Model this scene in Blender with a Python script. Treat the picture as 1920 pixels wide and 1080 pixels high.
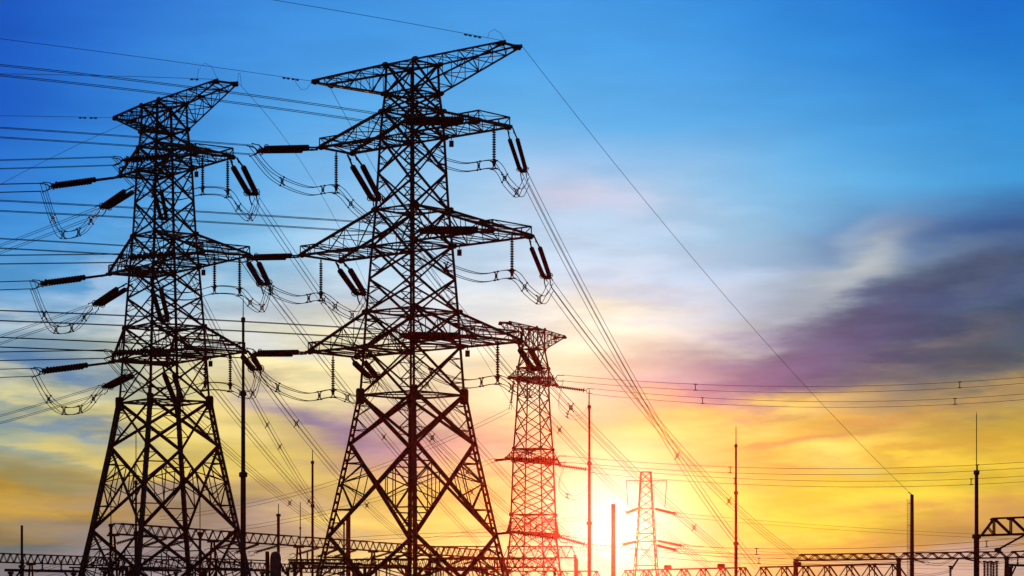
import bpy, math, random
from mathutils import Vector, Matrix
random.seed(7)
R = math.radians
for o in list(bpy.data.objects):
    bpy.data.objects.remove(o)
scene = bpy.context.scene
COL = scene.collection

# ------------------------------------------------------------------ camera
F, HZ, CAM_Z = 4800.0, 1160.0, 1.6          # focal length and horizon row in photo pixels
cam = bpy.data.cameras.new('camera')
cam.sensor_width = 36.0
cam.lens = 36.0 * F / 1920.0
cam.shift_y = (HZ - 540.0) / 1920.0         # level camera with a raised frame: uprights stay upright
cam.clip_start, cam.clip_end = 0.5, 20000.0
cam_o = bpy.data.objects.new('camera', cam)
cam_o.location = (0, 0, CAM_Z)
cam_o.rotation_euler = (R(90), 0, 0)
COL.objects.link(cam_o)
scene.camera = cam_o

def P(px, py, d):
    return Vector(((px - 960) / F * d, d, CAM_Z + (HZ - py) / F * d))

# ------------------------------------------------------------------ exposure
vs = scene.view_settings
vs.view_transform = 'Standard'
vs.look = 'None'
vs.exposure = 0.0
vs.gamma = 1.0
vs.use_curve_mapping = False
scene.cycles.use_denoising = True
scene.cycles.use_adaptive_sampling = False
scene.cycles.max_bounces = 4
scene.cycles.volume_bounces = 0

# ------------------------------------------------------------------ sun and sky
SUN_AZ = math.atan((1165 - 960) / F)
SUN_EL = math.atan((HZ - 1000) / F)
sun_dir = Vector((math.sin(SUN_AZ) * math.cos(SUN_EL), math.cos(SUN_AZ) * math.cos(SUN_EL), math.sin(SUN_EL)))
sl = bpy.data.lights.new('sun', 'SUN')
sl.energy = 4.5
sl.angle = R(0.5)
sl.color = (1.0, 0.42, 0.16)
sun_o = bpy.data.objects.new('sun', sl)
sun_o.rotation_euler = sun_dir.to_track_quat('Z', 'Y').to_euler()
sun_o.location = (40, 900, 300)
COL.objects.link(sun_o)

def lin(c):
    out = []
    for v in c:
        v = v / 255.0
        out.append(v / 12.92 if v <= 0.04045 else ((v + 0.055) / 1.055) ** 2.4)
    return (*out, 1.0)

world = bpy.data.worlds.new('World')
scene.world = world
world.use_nodes = True
nt = world.node_tree
nt.nodes.clear()

def N(kind, **kw):
    n = nt.nodes.new(kind)
    for k, v in kw.items():
        setattr(n, k, v)
    return n

def put(sock, v):
    if isinstance(v, bpy.types.NodeSocket):
        nt.links.new(v, sock)
    else:
        sock.default_value = v

def M(op, a, b=0.0, clamp=False):
    n = N('ShaderNodeMath', operation=op, use_clamp=clamp)
    put(n.inputs[0], a)
    put(n.inputs[1], b)
    return n.outputs[0]

def MIX(f, a, b):
    n = N('ShaderNodeMixRGB')
    put(n.inputs[0], f)
    put(n.inputs[1], a)
    put(n.inputs[2], b)
    return n.outputs[0]

def smooth(x, lo, hi):
    n = N('ShaderNodeMapRange', interpolation_type='SMOOTHSTEP')
    put(n.inputs[0], x)
    n.inputs[1].default_value = lo
    n.inputs[2].default_value = hi
    return n.outputs[0]

tc = N('ShaderNodeTexCoord')
sep = N('ShaderNodeSeparateXYZ')
nt.links.new(tc.outputs['Generated'], sep.inputs[0])     # the viewing direction, in the world
azim = M('ARCTAN2', sep.outputs[0], sep.outputs[1])
elev = M('ARCSINE', sep.outputs[2])
SX = M('MULTIPLY', azim, 48.0)                            # sky longitude and latitude, 1 unit = 1.19 degrees
SY = M('MULTIPLY', elev, 48.0)
sky_xy = N('ShaderNodeCombineXYZ')
put(sky_xy.inputs[0], SX)
put(sky_xy.inputs[1], SY)

def sky_noise(scale, detail, rot, stretch, loc=(0, 0, 0), src=None):
    m = N('ShaderNodeMapping')
    put(m.inputs[0], src or sky_xy.outputs[0])
    m.inputs['Location'].default_value = loc
    m.inputs['Rotation'].default_value = (0, 0, R(rot))
    m.inputs['Scale'].default_value = (1.0 / stretch, 1.0, 1.0)
    n = N('ShaderNodeTexNoise')
    put(n.inputs['Vector'], m.outputs[0])
    n.inputs['Scale'].default_value = scale
    n.inputs['Detail'].default_value = detail
    n.inputs['Roughness'].default_value = 0.55
    return n

# slow wind-drawn distortion of the sky coordinates, plus fine fall streaks that lean with the wind on either side of the sun
def sub_half(sock, amp):
    v = N('ShaderNodeVectorMath', operation='SUBTRACT')
    put(v.inputs[0], sock)
    v.inputs[1].default_value = (0.5, 0.5, 0.5)
    w = N('ShaderNodeVectorMath', operation='MULTIPLY')
    put(w.inputs[0], v.outputs[0])
    w.inputs[1].default_value = amp
    return w.outputs[0]

def vadd(a, b):
    n = N('ShaderNodeVectorMath', operation='ADD')
    put(n.inputs[0], a)
    put(n.inputs[1], b)
    return n.outputs[0]

def vmix(f, a, b):
    n = N('ShaderNodeMix', data_type='VECTOR')
    put(n.inputs[0], f)
    put(n.inputs[4], a)
    put(n.inputs[5], b)
    return n.outputs[1]

lean = smooth(SX, -4.0, 2.5)
w1 = sky_noise(0.45, 3.0, -14, 2.6)
fine_r = sky_noise(1.7, 7.0, -17, 4.5, (3.1, 1.7, 0))
fine_l = sky_noise(1.8, 7.0, 11, 5.5, (7.1, 4.7, 0))
streak, streak_l = fine_r.outputs['Fac'], fine_l.outputs['Fac']
fine = vmix(lean, fine_l.outputs['Color'], fine_r.outputs['Color'])
calm = M('SUBTRACT', 1.0, M('MULTIPLY', smooth(SY, 5.0, 8.5), 0.75))     # the clear upper sky is smooth
fv = N('ShaderNodeVectorMath', operation='SCALE')
put(fv.inputs[0], sub_half(fine, (2.2, 1.9, 0.0)))
put(fv.inputs['Scale'], calm)
warped = vadd(vadd(sky_xy.outputs[0], sub_half(w1.outputs['Color'], (1.5, 0.9, 0.0))), fv.outputs[0])
wsep = N('ShaderNodeSeparateXYZ')
put(wsep.inputs[0], warped)

# colours of this evening's sky: rows by elevation, stops by bearing from the left to the right of the sunset
SKY_ROWS = [
 (-240, [(14, 56, 140), (22, 76, 168), (34, 100, 190), (44, 118, 204), (50, 128, 210), (52, 132, 212), (54, 134, 214), (50, 132, 212), (42, 124, 206), (34, 112, 198), (24, 98, 190), (16, 84, 180), (12, 76, 172)]),
 (0, [(26, 80, 180), (36, 102, 200), (50, 122, 212), (58, 136, 218), (62, 144, 222), (64, 148, 224), (66, 150, 226), (64, 150, 226), (56, 144, 222), (46, 134, 216), (36, 122, 210), (26, 110, 205), (20, 100, 200)]),
 (120, [(26, 84, 188), (36, 106, 204), (54, 130, 215), (64, 144, 222), (70, 152, 226), (76, 158, 228), (78, 162, 230), (76, 162, 230), (70, 156, 228), (58, 146, 222), (48, 138, 216), (38, 128, 210), (32, 120, 206)]),
 (240, [(28, 90, 196), (40, 116, 208), (58, 140, 218), (76, 156, 226), (92, 170, 230), (98, 174, 232), (104, 178, 233), (102, 178, 233), (94, 172, 230), (82, 164, 226), (68, 154, 220), (56, 146, 216), (48, 140, 212)]),
 (360, [(42, 116, 208), (52, 134, 214), (68, 152, 222), (98, 172, 230), (126, 186, 234), (148, 198, 236), (166, 204, 236), (180, 204, 232), (164, 202, 232), (120, 188, 232), (96, 176, 228), (74, 160, 220), (58, 148, 212)]),
 (440, [(62, 140, 214), (70, 150, 218), (94, 168, 226), (124, 188, 232), (154, 202, 236), (174, 212, 238), (186, 214, 238), (188, 214, 238), (176, 210, 236), (150, 200, 232), (98, 156, 204), (70, 116, 164), (46, 92, 150)]),
 (520, [(82, 156, 216), (94, 164, 218), (126, 186, 224), (156, 202, 230), (180, 212, 234), (194, 220, 238), (206, 224, 240), (208, 224, 242), (200, 218, 240), (178, 206, 232), (150, 172, 195), (90, 122, 152), (58, 84, 124)]),
 (600, [(110, 166, 208), (146, 186, 212), (190, 208, 214), (198, 212, 222), (208, 218, 226), (220, 226, 230), (240, 240, 232), (244, 242, 228), (222, 222, 222), (160, 178, 200), (90, 106, 138), (62, 82, 112), (54, 82, 112)]),
 (660, [(120, 160, 190), (160, 184, 192), (200, 204, 180), (234, 228, 184), (242, 234, 190), (244, 236, 196), (250, 242, 204), (248, 238, 196), (192, 190, 194), (108, 116, 148), (72, 86, 122), (92, 104, 118), (66, 90, 104)]),
 (720, [(96, 140, 178), (150, 172, 176), (214, 206, 150), (246, 230, 160), (240, 228, 176), (238, 222, 180), (250, 240, 186), (226, 208, 170), (172, 148, 166), (120, 120, 150), (134, 132, 126), (138, 130, 106), (166, 142, 92)]),
 (780, [(160, 178, 160), (182, 184, 150), (226, 206, 124), (244, 222, 140), (190, 170, 160), (210, 186, 168), (246, 232, 170), (250, 228, 134), (242, 222, 112), (240, 204, 98), (224, 178, 88), (196, 160, 84), (206, 176, 70)]),
 (840, [(140, 164, 160), (184, 178, 124), (232, 206, 108), (246, 222, 120), (176, 150, 150), (186, 156, 156), (220, 182, 150), (252, 238, 160), (248, 230, 110), (228, 188, 88), (240, 204, 84), (222, 182, 76), (224, 184, 60)]),
 (900, [(168, 160, 110), (184, 158, 92), (226, 196, 98), (238, 208, 112), (214, 182, 124), (228, 194, 118), (246, 218, 130), (255, 244, 190), (252, 236, 112), (246, 216, 86), (252, 230, 78), (240, 202, 66), (226, 182, 60)]),
 (960, [(178, 144, 70), (162, 138, 90), (152, 136, 116), (170, 148, 124), (214, 182, 112), (244, 218, 112), (250, 228, 122), (255, 250, 220), (253, 240, 124), (254, 234, 80), (252, 224, 70), (214, 164, 82), (202, 158, 82)]),
 (1020, [(116, 120, 116), (138, 130, 130), (158, 144, 146), (168, 152, 140), (214, 186, 130), (250, 226, 130), (252, 230, 136), (255, 252, 230), (254, 240, 146), (248, 218, 88), (230, 184, 84), (206, 160, 94), (198, 156, 100)]),
 (1080, [(150, 138, 146), (160, 148, 156), (172, 158, 160), (190, 172, 160), (222, 196, 150), (248, 224, 150), (250, 226, 150), (254, 240, 190), (250, 226, 150), (240, 200, 120), (222, 182, 136), (206, 172, 150), (200, 170, 156)]),
]
bearing = M('DIVIDE', M('ADD', wsep.outputs[0], 10.6), 21.2, True)
lat = wsep.outputs[1]
col = None
prev = None
for py, cs in reversed(SKY_ROWS):
    r = N('ShaderNodeValToRGB')
    r.color_ramp.interpolation = 'B_SPLINE'
    put(r.inputs[0], bearing)
    e = r.color_ramp.elements
    while len(e) < len(cs):
        e.new(0.5)
    for i, (el, c) in enumerate(zip(e, cs)):
        el.position = (-9.6 + 19.2 * i / (len(cs) - 1) + 10.6) / 21.2
        el.color = lin(c)
    y = (HZ - py) / 100
    if col is None:
        col = r.outputs[0]
    else:
        n = N('ShaderNodeMapRange')
        put(n.inputs[0], lat)
        n.inputs[1].default_value = prev
        n.inputs[2].default_value = y
        col = MIX(n.outputs[0], col, r.outputs[0])
    prev = y

def cloud(px, py, sa, sb, rot, c, alpha, tex=None, power=2.0, lo=0.34, hi=0.6):
    global col
    m = N('ShaderNodeMapping', vector_type='TEXTURE')
    put(m.inputs[0], warped)
    m.inputs['Location'].default_value = ((px - 960) / 100, (HZ - py) / 100, 0)
    m.inputs['Rotation'].default_value = (0, 0, R(rot))
    m.inputs['Scale'].default_value = (sa / 100, sb / 100, 1)
    ln = N('ShaderNodeVectorMath', operation='LENGTH')
    put(ln.inputs[0], m.outputs[0])
    g = M('EXPONENT', M('MULTIPLY', M('POWER', ln.outputs['Value'], power), -0.7))
    g = M('MULTIPLY', g, alpha)
    if tex is not None:
        g = M('MULTIPLY', g, smooth(tex, lo, hi))
    col = MIX(g, col, lin(c))

# single streaks and wisps: centre, half-lengths, tilt, colour, opacity
cloud(1760, 448, 220, 30, 6, (70, 110, 162), 0.75)
cloud(1880, 440, 110, 22, 10, (44, 78, 132), 0.6, streak)
cloud(1690, 512, 150, 14, 14, (116, 142, 172), 0.6)
cloud(1690, 570, 240, 34, 20, (58, 76, 108), 0.85)
cloud(1850, 528, 120, 18, 14, (60, 80, 122), 0.7, streak)
cloud(1540, 650, 150, 26, 26, (80, 86, 124), 0.75)
cloud(1440, 685, 150, 26, 18, (122, 114, 148), 0.7)
cloud(1340, 655, 150, 22, 14, (156, 152, 180), 0.6, streak)
cloud(1730, 645, 130, 22, 14, (140, 128, 116), 0.6, streak)
cloud(1870, 650, 110, 40, 10, (80, 92, 106), 0.6)
cloud(1600, 512, 95, 26, 28, (206, 210, 202), 0.7)
cloud(1530, 545, 90, 20, 24, (176, 190, 204), 0.6)
cloud(1590, 470, 80, 18, 30, (158, 182, 206), 0.5)
cloud(1185, 372, 150, 26, -10, (206, 208, 230), 0.6, streak)
cloud(1060, 375, 70, 22, 0, (206, 200, 218), 0.55)
cloud(1120, 625, 170, 34, 4, (255, 250, 222), 0.85)
cloud(1000, 700, 110, 50, 0, (254, 246, 204), 0.6)
cloud(1330, 860, 130, 13, 9, (224, 174, 98), 0.8, streak)
cloud(1480, 836, 120, 12, 14, (214, 160, 92), 0.8, streak)
cloud(1620, 795, 220, 12, 15, (206, 156, 88), 0.75, streak)
cloud(1400, 790, 150, 12, 12, (252, 222, 122), 0.7, streak)
cloud(1760, 850, 200, 12, 12, (206, 158, 66), 0.7, streak)
cloud(1560, 858, 80, 22, 10, (254, 234, 126), 0.7)
cloud(1640, 925, 240, 26, 5, (254, 226, 78), 0.7)
cloud(1680, 985, 170, 14, 10, (216, 166, 84), 0.8, streak)
cloud(1830, 1010, 200, 16, 6, (196, 148, 86), 0.7, streak)
cloud(1400, 985, 170, 12, 6, (252, 226, 110), 0.6, streak)
cloud(40, 690, 150, 14, -11, (92, 140, 192), 0.8)
cloud(120, 625, 190, 26, -12, (214, 220, 224), 0.85, streak_l)
cloud(330, 600, 160, 30, -12, (214, 220, 226), 0.7, streak_l)
cloud(60, 720, 150, 10, -12, (206, 208, 190), 0.8, streak_l)
cloud(120, 770, 130, 9, -14, (226, 216, 150), 0.8)
cloud(140, 735, 160, 11, -12, (206, 206, 176), 0.75, streak_l)
cloud(120, 800, 140, 11, -13, (116, 148, 174), 0.85)
cloud(60, 848, 130, 10, -9, (124, 160, 166), 0.75, streak_l)
cloud(230, 770, 160, 14, -10, (246, 226, 134), 0.7, streak_l)
cloud(190, 860, 180, 11, -9, (228, 204, 112), 0.75, streak_l)
cloud(60, 905, 160, 10, -6, (150, 156, 124), 0.7, streak_l)
cloud(90, 955, 190, 14, -5, (206, 162, 62), 0.75)
cloud(200, 925, 140, 12, -8, (156, 136, 104), 0.7, streak_l)
cloud(40, 1010, 120, 9, -3, (112, 128, 128), 0.7)
cloud(590, 788, 130, 24, -22, (136, 128, 170), 0.85)
cloud(700, 838, 140, 22, -14, (180, 150, 160), 0.6, streak_l)
cloud(560, 705, 130, 18, -10, (253, 240, 184), 0.6, streak_l)
cloud(500, 655, 110, 11, -10, (206, 216, 222), 0.65, streak_l)
cloud(500, 870, 150, 22, -12, (253, 228, 122), 0.7)
cloud(420, 970, 200, 20, -5, (160, 140, 138), 0.7, streak_l)
cloud(740, 965, 160, 26, -4, (250, 224, 116), 0.6)
# thin cloud texture: brighter and duller threads within the banks
tex_n = N('ShaderNodeMix', data_type='FLOAT')
put(tex_n.inputs[0], lean)
put(tex_n.inputs[2], streak_l)
put(tex_n.inputs[3], streak)
thread = smooth(tex_n.outputs[0], 0.36, 0.64)
dull = N('ShaderNodeMixRGB', blend_type='MULTIPLY')
dull.inputs[0].default_value = 1.0
put(dull.inputs[1], col)
dull.inputs[2].default_value = (0.74, 0.75, 0.75, 1)
lit = N('ShaderNodeMixRGB', blend_type='MULTIPLY')
lit.inputs[0].default_value = 1.0
put(lit.inputs[1], col)
lit.inputs[2].default_value = (1.10, 1.09, 1.06, 1)
puff = sky_noise(0.9, 6.0, -10, 1.8, (1.3, 8.2, 0), warped).outputs['Fac']
col = MIX(M('MULTIPLY', calm, 0.85), col, MIX(thread, dull.outputs[0], lit.outputs[0]))
# faint white veils, strongest in the pale belt above the yellow
belt = M('MULTIPLY', smooth(SY, 3.2, 5.0), M('SUBTRACT', 1.0, smooth(SY, 5.6, 8.4)))
col = MIX(M('MULTIPLY', M('MULTIPLY', smooth(puff, 0.5, 0.72), belt), M('SUBTRACT', 0.34, M('MULTIPLY', smooth(SX, 3.0, 6.0), 0.3))), col, lin((228, 230, 236)))
# brightness around the low sun: wide halo, aureole, disc glow
sm = N('ShaderNodeVectorMath', operation='DISTANCE')
put(sm.inputs[0], sky_xy.outputs[0])
sm.inputs[1].default_value = (SUN_AZ * 48 - 0.06, SUN_EL * 48 + 0.1, 0)
sd = sm.outputs['Value']
halo = M('EXPONENT', M('MULTIPLY', M('POWER', sd, 2.0), -0.3))
col = MIX(M('MULTIPLY', halo, 0.55), col, lin((255, 242, 180)))
aur = M('EXPONENT', M('MULTIPLY', M('POWER', sd, 2.0), -0.95))
col = MIX(M('MULTIPLY', aur, 0.9), col, (1.0, 0.97, 0.88, 1))
core = M('EXPONENT', M('MULTIPLY', M('POWER', sd, 2.0), -9.0))
col = MIX(M('MULTIPLY', core, 0.95), col, (1.5, 1.45, 1.4, 1))

nish = N('ShaderNodeTexSky', sky_type='NISHITA')
nish.sun_disc = False
nish.sun_elevation = SUN_EL
nish.sun_rotation = SUN_AZ
nish.altitude = 20
nish.dust_density = 1.5
bg_far = N('ShaderNodeBackground')
nt.links.new(nish.outputs[0], bg_far.inputs[0])
bg_far.inputs[1].default_value = 0.05
bg = N('ShaderNodeBackground')
put(bg.inputs[0], col)
bg.inputs[1].default_value = 1.06
mixs = N('ShaderNodeMixShader')
put(mixs.inputs[0], smooth(sep.outputs[1], 0.55, 0.85))   # the open clouds stand around the sunset; plain dusk sky elsewhere
nt.links.new(bg_far.outputs[0], mixs.inputs[1])
nt.links.new(bg.outputs[0], mixs.inputs[2])
wout = N('ShaderNodeOutputWorld')
nt.links.new(mixs.outputs[0], wout.inputs[0])

# ------------------------------------------------------------------ materials
def material(name, base, rough=0.6, metal=0.0, scale=2.0, amount=0.35, bump=0.0):
    m = bpy.data.materials.new(name)
    m.use_nodes = True
    t = m.node_tree
    b = t.nodes['Principled BSDF']
    tx = t.nodes.new('ShaderNodeTexCoord')
    n = t.nodes.new('ShaderNodeTexNoise')
    n.inputs['Scale'].default_value = scale
    n.inputs['Detail'].default_value = 6
    t.links.new(tx.outputs['Object'], n.inputs['Vector'])
    r = t.nodes.new('ShaderNodeValToRGB')
    r.color_ramp.elements[0].position = 0.3
    r.color_ramp.elements[1].position = 0.72
    r.color_ramp.elements[0].color = (*[c * (1 - amount) for c in base], 1)
    r.color_ramp.elements[1].color = (*[c * (1 + amount) for c in base], 1)
    t.links.new(n.outputs['Fac'], r.inputs[0])
    t.links.new(r.outputs[0], b.inputs['Base Color'])
    b.inputs['Roughness'].default_value = rough
    b.inputs['Metallic'].default_value = metal
    if bump:
        bp = t.nodes.new('ShaderNodeBump')
        bp.inputs['Strength'].default_value = bump
        t.links.new(n.outputs['Fac'], bp.inputs['Height'])
        t.links.new(bp.outputs[0], b.inputs['Normal'])
    return m

STEEL = material('weathered_steel', (0.05, 0.052, 0.055), 0.62, 0.0, 1.3)
REDSTEEL = material('flare_red_steel', (0.22, 0.035, 0.02), 0.6, 0.0, 1.3)  # red of the sun flare put into the steel's base colour
WIRE = material('conductor', (0.05, 0.05, 0.055), 0.6, 0.0, 1.0)
PORC = material('brown_porcelain', (0.018, 0.013, 0.012), 0.55, 0.0, 3.0)
FITTING = material('forged_fitting', (0.06, 0.06, 0.065), 0.5, 0.0, 3.0)
CONCRETE = material('concrete', (0.3, 0.29, 0.27), 0.85, 0.0, 1.5, 0.25, 0.2)
BLUEPAINT = material('blue_grey_paint', (0.10, 0.13, 0.2), 0.5, 0.0, 1.5)

# ------------------------------------------------------------------ mesh helpers
class MB:
    def __init__(s):
        s.v, s.f = [], []

    def box_between(s, a, b, w, h=None, up=None):
        a, b = Vector(a), Vector(b)
        h = h or w
        d = b - a
        if d.length < 1e-6:
            return
        d.normalize()
        ref = Vector(up) if up is not None else (Vector((0, 0, 1)) if abs(d.z) < 0.9 else Vector((1, 0, 0)))
        x = d.cross(ref)
        if x.length < 1e-5:
            x = d.cross(Vector((0.3, 1, 0.2)))
        x.normalize()
        y = x.cross(d)
        i = len(s.v)
        for p in (a, b):
            for sx, sy in ((-1, -1), (1, -1), (1, 1), (-1, 1)):
                s.v.append(p + x * (sx * w / 2) + y * (sy * h / 2))
        for k in range(4):
            s.f.append((i + k, i + (k + 1) % 4, i + 4 + (k + 1) % 4, i + 4 + k))
        s.f.append((i + 3, i + 2, i + 1, i))
        s.f.append((i + 4, i + 5, i + 6, i + 7))

    def angle(s, a, b, w, up=None):
        """an L-section bar: two thin flanges meeting at a right angle"""
        a, b = Vector(a), Vector(b)
        d = (b - a)
        if d.length < 1e-6:
            return
        d.normalize()
        ref = Vector(up) if up is not None else (Vector((0, 0, 1)) if abs(d.z) < 0.9 else Vector((1, 0, 0)))
        x = d.cross(ref)
        if x.length < 1e-5:
            x = d.cross(Vector((0.3, 1, 0.2)))
        x.normalize()
        y = x.cross(d)
        t = w * 0.16
        prof = [(-w / 2, -w / 2), (w / 2, -w / 2), (w / 2, -w / 2 + t), (-w / 2 + t, -w / 2 + t), (-w / 2 + t, w / 2), (-w / 2, w / 2)]
        i = len(s.v)
        for p in (a, b):
            for px, py in prof:
                s.v.append(p + x * px + y * py)
        for k in range(6):
            s.f.append((i + k, i + (k + 1) % 6, i + 6 + (k + 1) % 6, i + 6 + k))
        s.f.append(tuple(i + k for k in (3, 2, 1, 0)))
        s.f.append(tuple(i + k for k in (0, 5, 4, 3)))
        s.f.append(tuple(i + 6 + k for k in (0, 1, 2, 3)))
        s.f.append(tuple(i + 6 + k for k in (3, 4, 5, 0)))

    def plate(s, c, ux, uy, w, h, t=0.03, k=0.28):
        """a flat rectangular plate with chamfered corners"""
        c, ux, uy = Vector(c), Vector(ux).normalized(), Vector(uy).normalized()
        n = ux.cross(uy).normalized()
        pr = [(-.5 + k, -.5), (.5 - k, -.5), (.5, -.5 + k), (.5, .5 - k), (.5 - k, .5), (-.5 + k, .5), (-.5, .5 - k), (-.5, -.5 + k)]
        i = len(s.v)
        for z in (-t / 2, t / 2):
            for x, y in pr:
                s.v.append(c + ux * x * w + uy * y * h + n * z)
        m = len(pr)
        for j in range(m):
            s.f.append((i + j, i + (j + 1) % m, i + m + (j + 1) % m, i + m + j))
        s.f.append(tuple(i + j for j in range(m - 1, -1, -1)))
        s.f.append(tuple(i + m + j for j in range(m)))

    def tube(s, pts, r, n=5):
        pts = [Vector(p) for p in pts]
        rs = r if isinstance(r, (list, tuple)) else [r] * len(pts)
        i = len(s.v)
        for k, p in enumerate(pts):
            d = (pts[min(k + 1, len(pts) - 1)] - pts[max(k - 1, 0)])
            d = d.normalized() if d.length > 1e-9 else Vector((0, 0, 1))
            ref = Vector((0, 0, 1)) if abs(d.z) < 0.95 else Vector((1, 0, 0))
            x = d.cross(ref).normalized()
            y = x.cross(d)
            for j in range(n):
                a = 2 * math.pi * j / n
                s.v.append(p + (x * math.cos(a) + y * math.sin(a)) * rs[k])
        for k in range(len(pts) - 1):
            for j in range(n):
                s.f.append((i + k * n + j, i + k * n + (j + 1) % n, i + (k + 1) * n + (j + 1) % n, i + (k + 1) * n + j))
        s.f.append(tuple(i + j for j in range(n - 1, -1, -1)))
        e = i + (len(pts) - 1) * n
        s.f.append(tuple(e + j for j in range(n)))

    def lathe(s, prof, n=10, o=(0, 0, 0), axis=None):
        """profile of (z, r) along the axis"""
        o = Vector(o)
        ax = Vector(axis).normalized() if axis is not None else Vector((0, 0, 1))
        ref = Vector((1, 0, 0)) if abs(ax.x) < 0.9 else Vector((0, 1, 0))
        x = ax.cross(ref).normalized()
        y = ax.cross(x)
        i = len(s.v)
        for z, r in prof:
            for j in range(n):
                a = 2 * math.pi * j / n
                s.v.append(o + ax * z + (x * math.cos(a) + y * math.sin(a)) * r)
        for k in range(len(prof) - 1):
            for j in range(n):
                s.f.append((i + k * n + j, i + k * n + (j + 1) % n, i + (k + 1) * n + (j + 1) % n, i + (k + 1) * n + j))
        s.f.append(tuple(i + j for j in range(n - 1, -1, -1)))
        e = i + (len(prof) - 1) * n
        s.f.append(tuple(e + j for j in range(n)))

    def ring(s, c, ux, uy, rad, r, n=12):
        c, ux, uy = Vector(c), Vector(ux), Vector(uy)
        s.tube([c + ux * (rad * math.cos(2 * math.pi * k / n)) + uy * (rad * math.sin(2 * math.pi * k / n)) for k in range(n + 1)], r, 5)

def obj(name, mb, mat, parent=None):
    me = bpy.data.meshes.new(name)
    me.from_pydata([tuple(v) for v in mb.v], [], mb.f)
    me.materials.append(mat)
    me.update()
    o = bpy.data.objects.new(name, me)
    COL.objects.link(o)
    if parent is not None:
        o.parent = parent
    return o

def thing(name, label, cat, loc=(0, 0, 0), rotz=0.0, group=None):
    o = bpy.data.objects.new(name, None)
    COL.objects.link(o)
    o.location = loc
    o.rotation_euler = (0, 0, rotz)
    o.empty_display_size = 0.3
    o['label'] = label
    o['category'] = cat
    if group:
        o['group'] = group
    return o

def dup(root, matrix, label, group=None):
    r = root.copy()
    COL.objects.link(r)
    r.matrix_world = matrix
    r['label'] = label
    if group:
        r['group'] = group
    for ch in root.children:
        c = ch.copy()
        COL.objects.link(c)
        c.parent = r
        for g in ch.children:
            d = g.copy()
            COL.objects.link(d)
            d.parent = c
    return r

# ------------------------------------------------------------------ ground
gm = bpy.data.materials.new('field_grass')
gm.use_nodes = True
gt = gm.node_tree
gb = gt.nodes['Principled BSDF']
gx = gt.nodes.new('ShaderNodeTexCoord')
g1 = gt.nodes.new('ShaderNodeTexNoise')
g1.inputs['Scale'].default_value = 0.08
g1.inputs['Detail'].default_value = 10
gt.links.new(gx.outputs['Object'], g1.inputs['Vector'])
gr = gt.nodes.new('ShaderNodeValToRGB')
gr.color_ramp.elements[0].color = (0.035, 0.05, 0.018, 1)
gr.color_ramp.elements[1].color = (0.11, 0.10, 0.05, 1)
gt.links.new(g1.outputs['Fac'], gr.inputs[0])
gt.links.new(gr.outputs[0], gb.inputs['Base Color'])
gb.inputs['Roughness'].default_value = 0.98
g = MB()
S, ng = 900.0, 40
for j in range(ng + 1):
    for i in range(ng + 1):
        x, y = (i / ng - 0.5) * 2 * S, -400 + j / ng * 1480
        g.v.append(Vector((x, y, -0.05 + 0.05 * math.sin(x * 0.013) * math.cos(y * 0.017))))
for j in range(ng):
    for i in range(ng):
        a = j * (ng + 1) + i
        g.f.append((a, a + 1, a + ng + 2, a + ng + 1))
go = obj('ground', g, gm)
go['kind'] = 'structure'

# ------------------------------------------------------------------ lattice pylons
def lerp(a, b, t):
    return Vector(a) + (Vector(b) - Vector(a)) * t

def lattice_face(mb, a0, b0, a1, b1, w, red, depth):
    """X bracing of one panel: a, b are the two legs, 0 bottom, 1 top; redundants down to 'depth'"""
    mb.angle(a0, b1, w)
    mb.angle(b0, a1, w)
    # crossing point
    wb, wt = (b0 - a0).length, (b1 - a1).length
    t = wb / (wb + wt)
    c = lerp(a0, b1, t)
    if depth >= 1:
        for (l0, l1, o0, o1) in ((a0, a1, b0, b1), (b0, b1, a0, a1)):
            m = lerp(l0, l1, t)
            q0, q1 = lerp(l0, c, 0.5), lerp(l1, c, 0.5)
            lm0, lm1 = lerp(l0, m, 0.5), lerp(m, l1, 0.5)
            mb.angle(lm0, q0, red)
            mb.angle(m, q0, red)
            mb.angle(m, q1, red)
            mb.angle(lm1, q1, red)
            if depth >= 2:
                e0, e1 = lerp(l0, c, 0.25), lerp(l1, c, 0.25)
                mb.angle(lm0, e0, red * 0.8)
                mb.angle(lm1, e1, red * 0.8)
                mb.angle(lerp(l0, lm0, 0.5), e0, red * 0.8)
                mb.angle(lerp(lm1, l1, 0.5), e1, red * 0.8)
                f0, f1 = lerp(l0, c, 0.75), lerp(l1, c, 0.75)
                mb.angle(m, f0, red * 0.8)
                mb.angle(m, f1, red * 0.8)
    if depth >= 2:
        # hip bars between the crossing diagonals
        for l0, l1 in ((a0, a1), (b0, b1)):
            mb.angle(lerp(l0, c, 0.5), lerp(l1, c, 0.5), red)
            mb.angle(lerp(l0, c, 0.72), lerp(l1, c, 0.72), red * 0.9)

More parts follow.
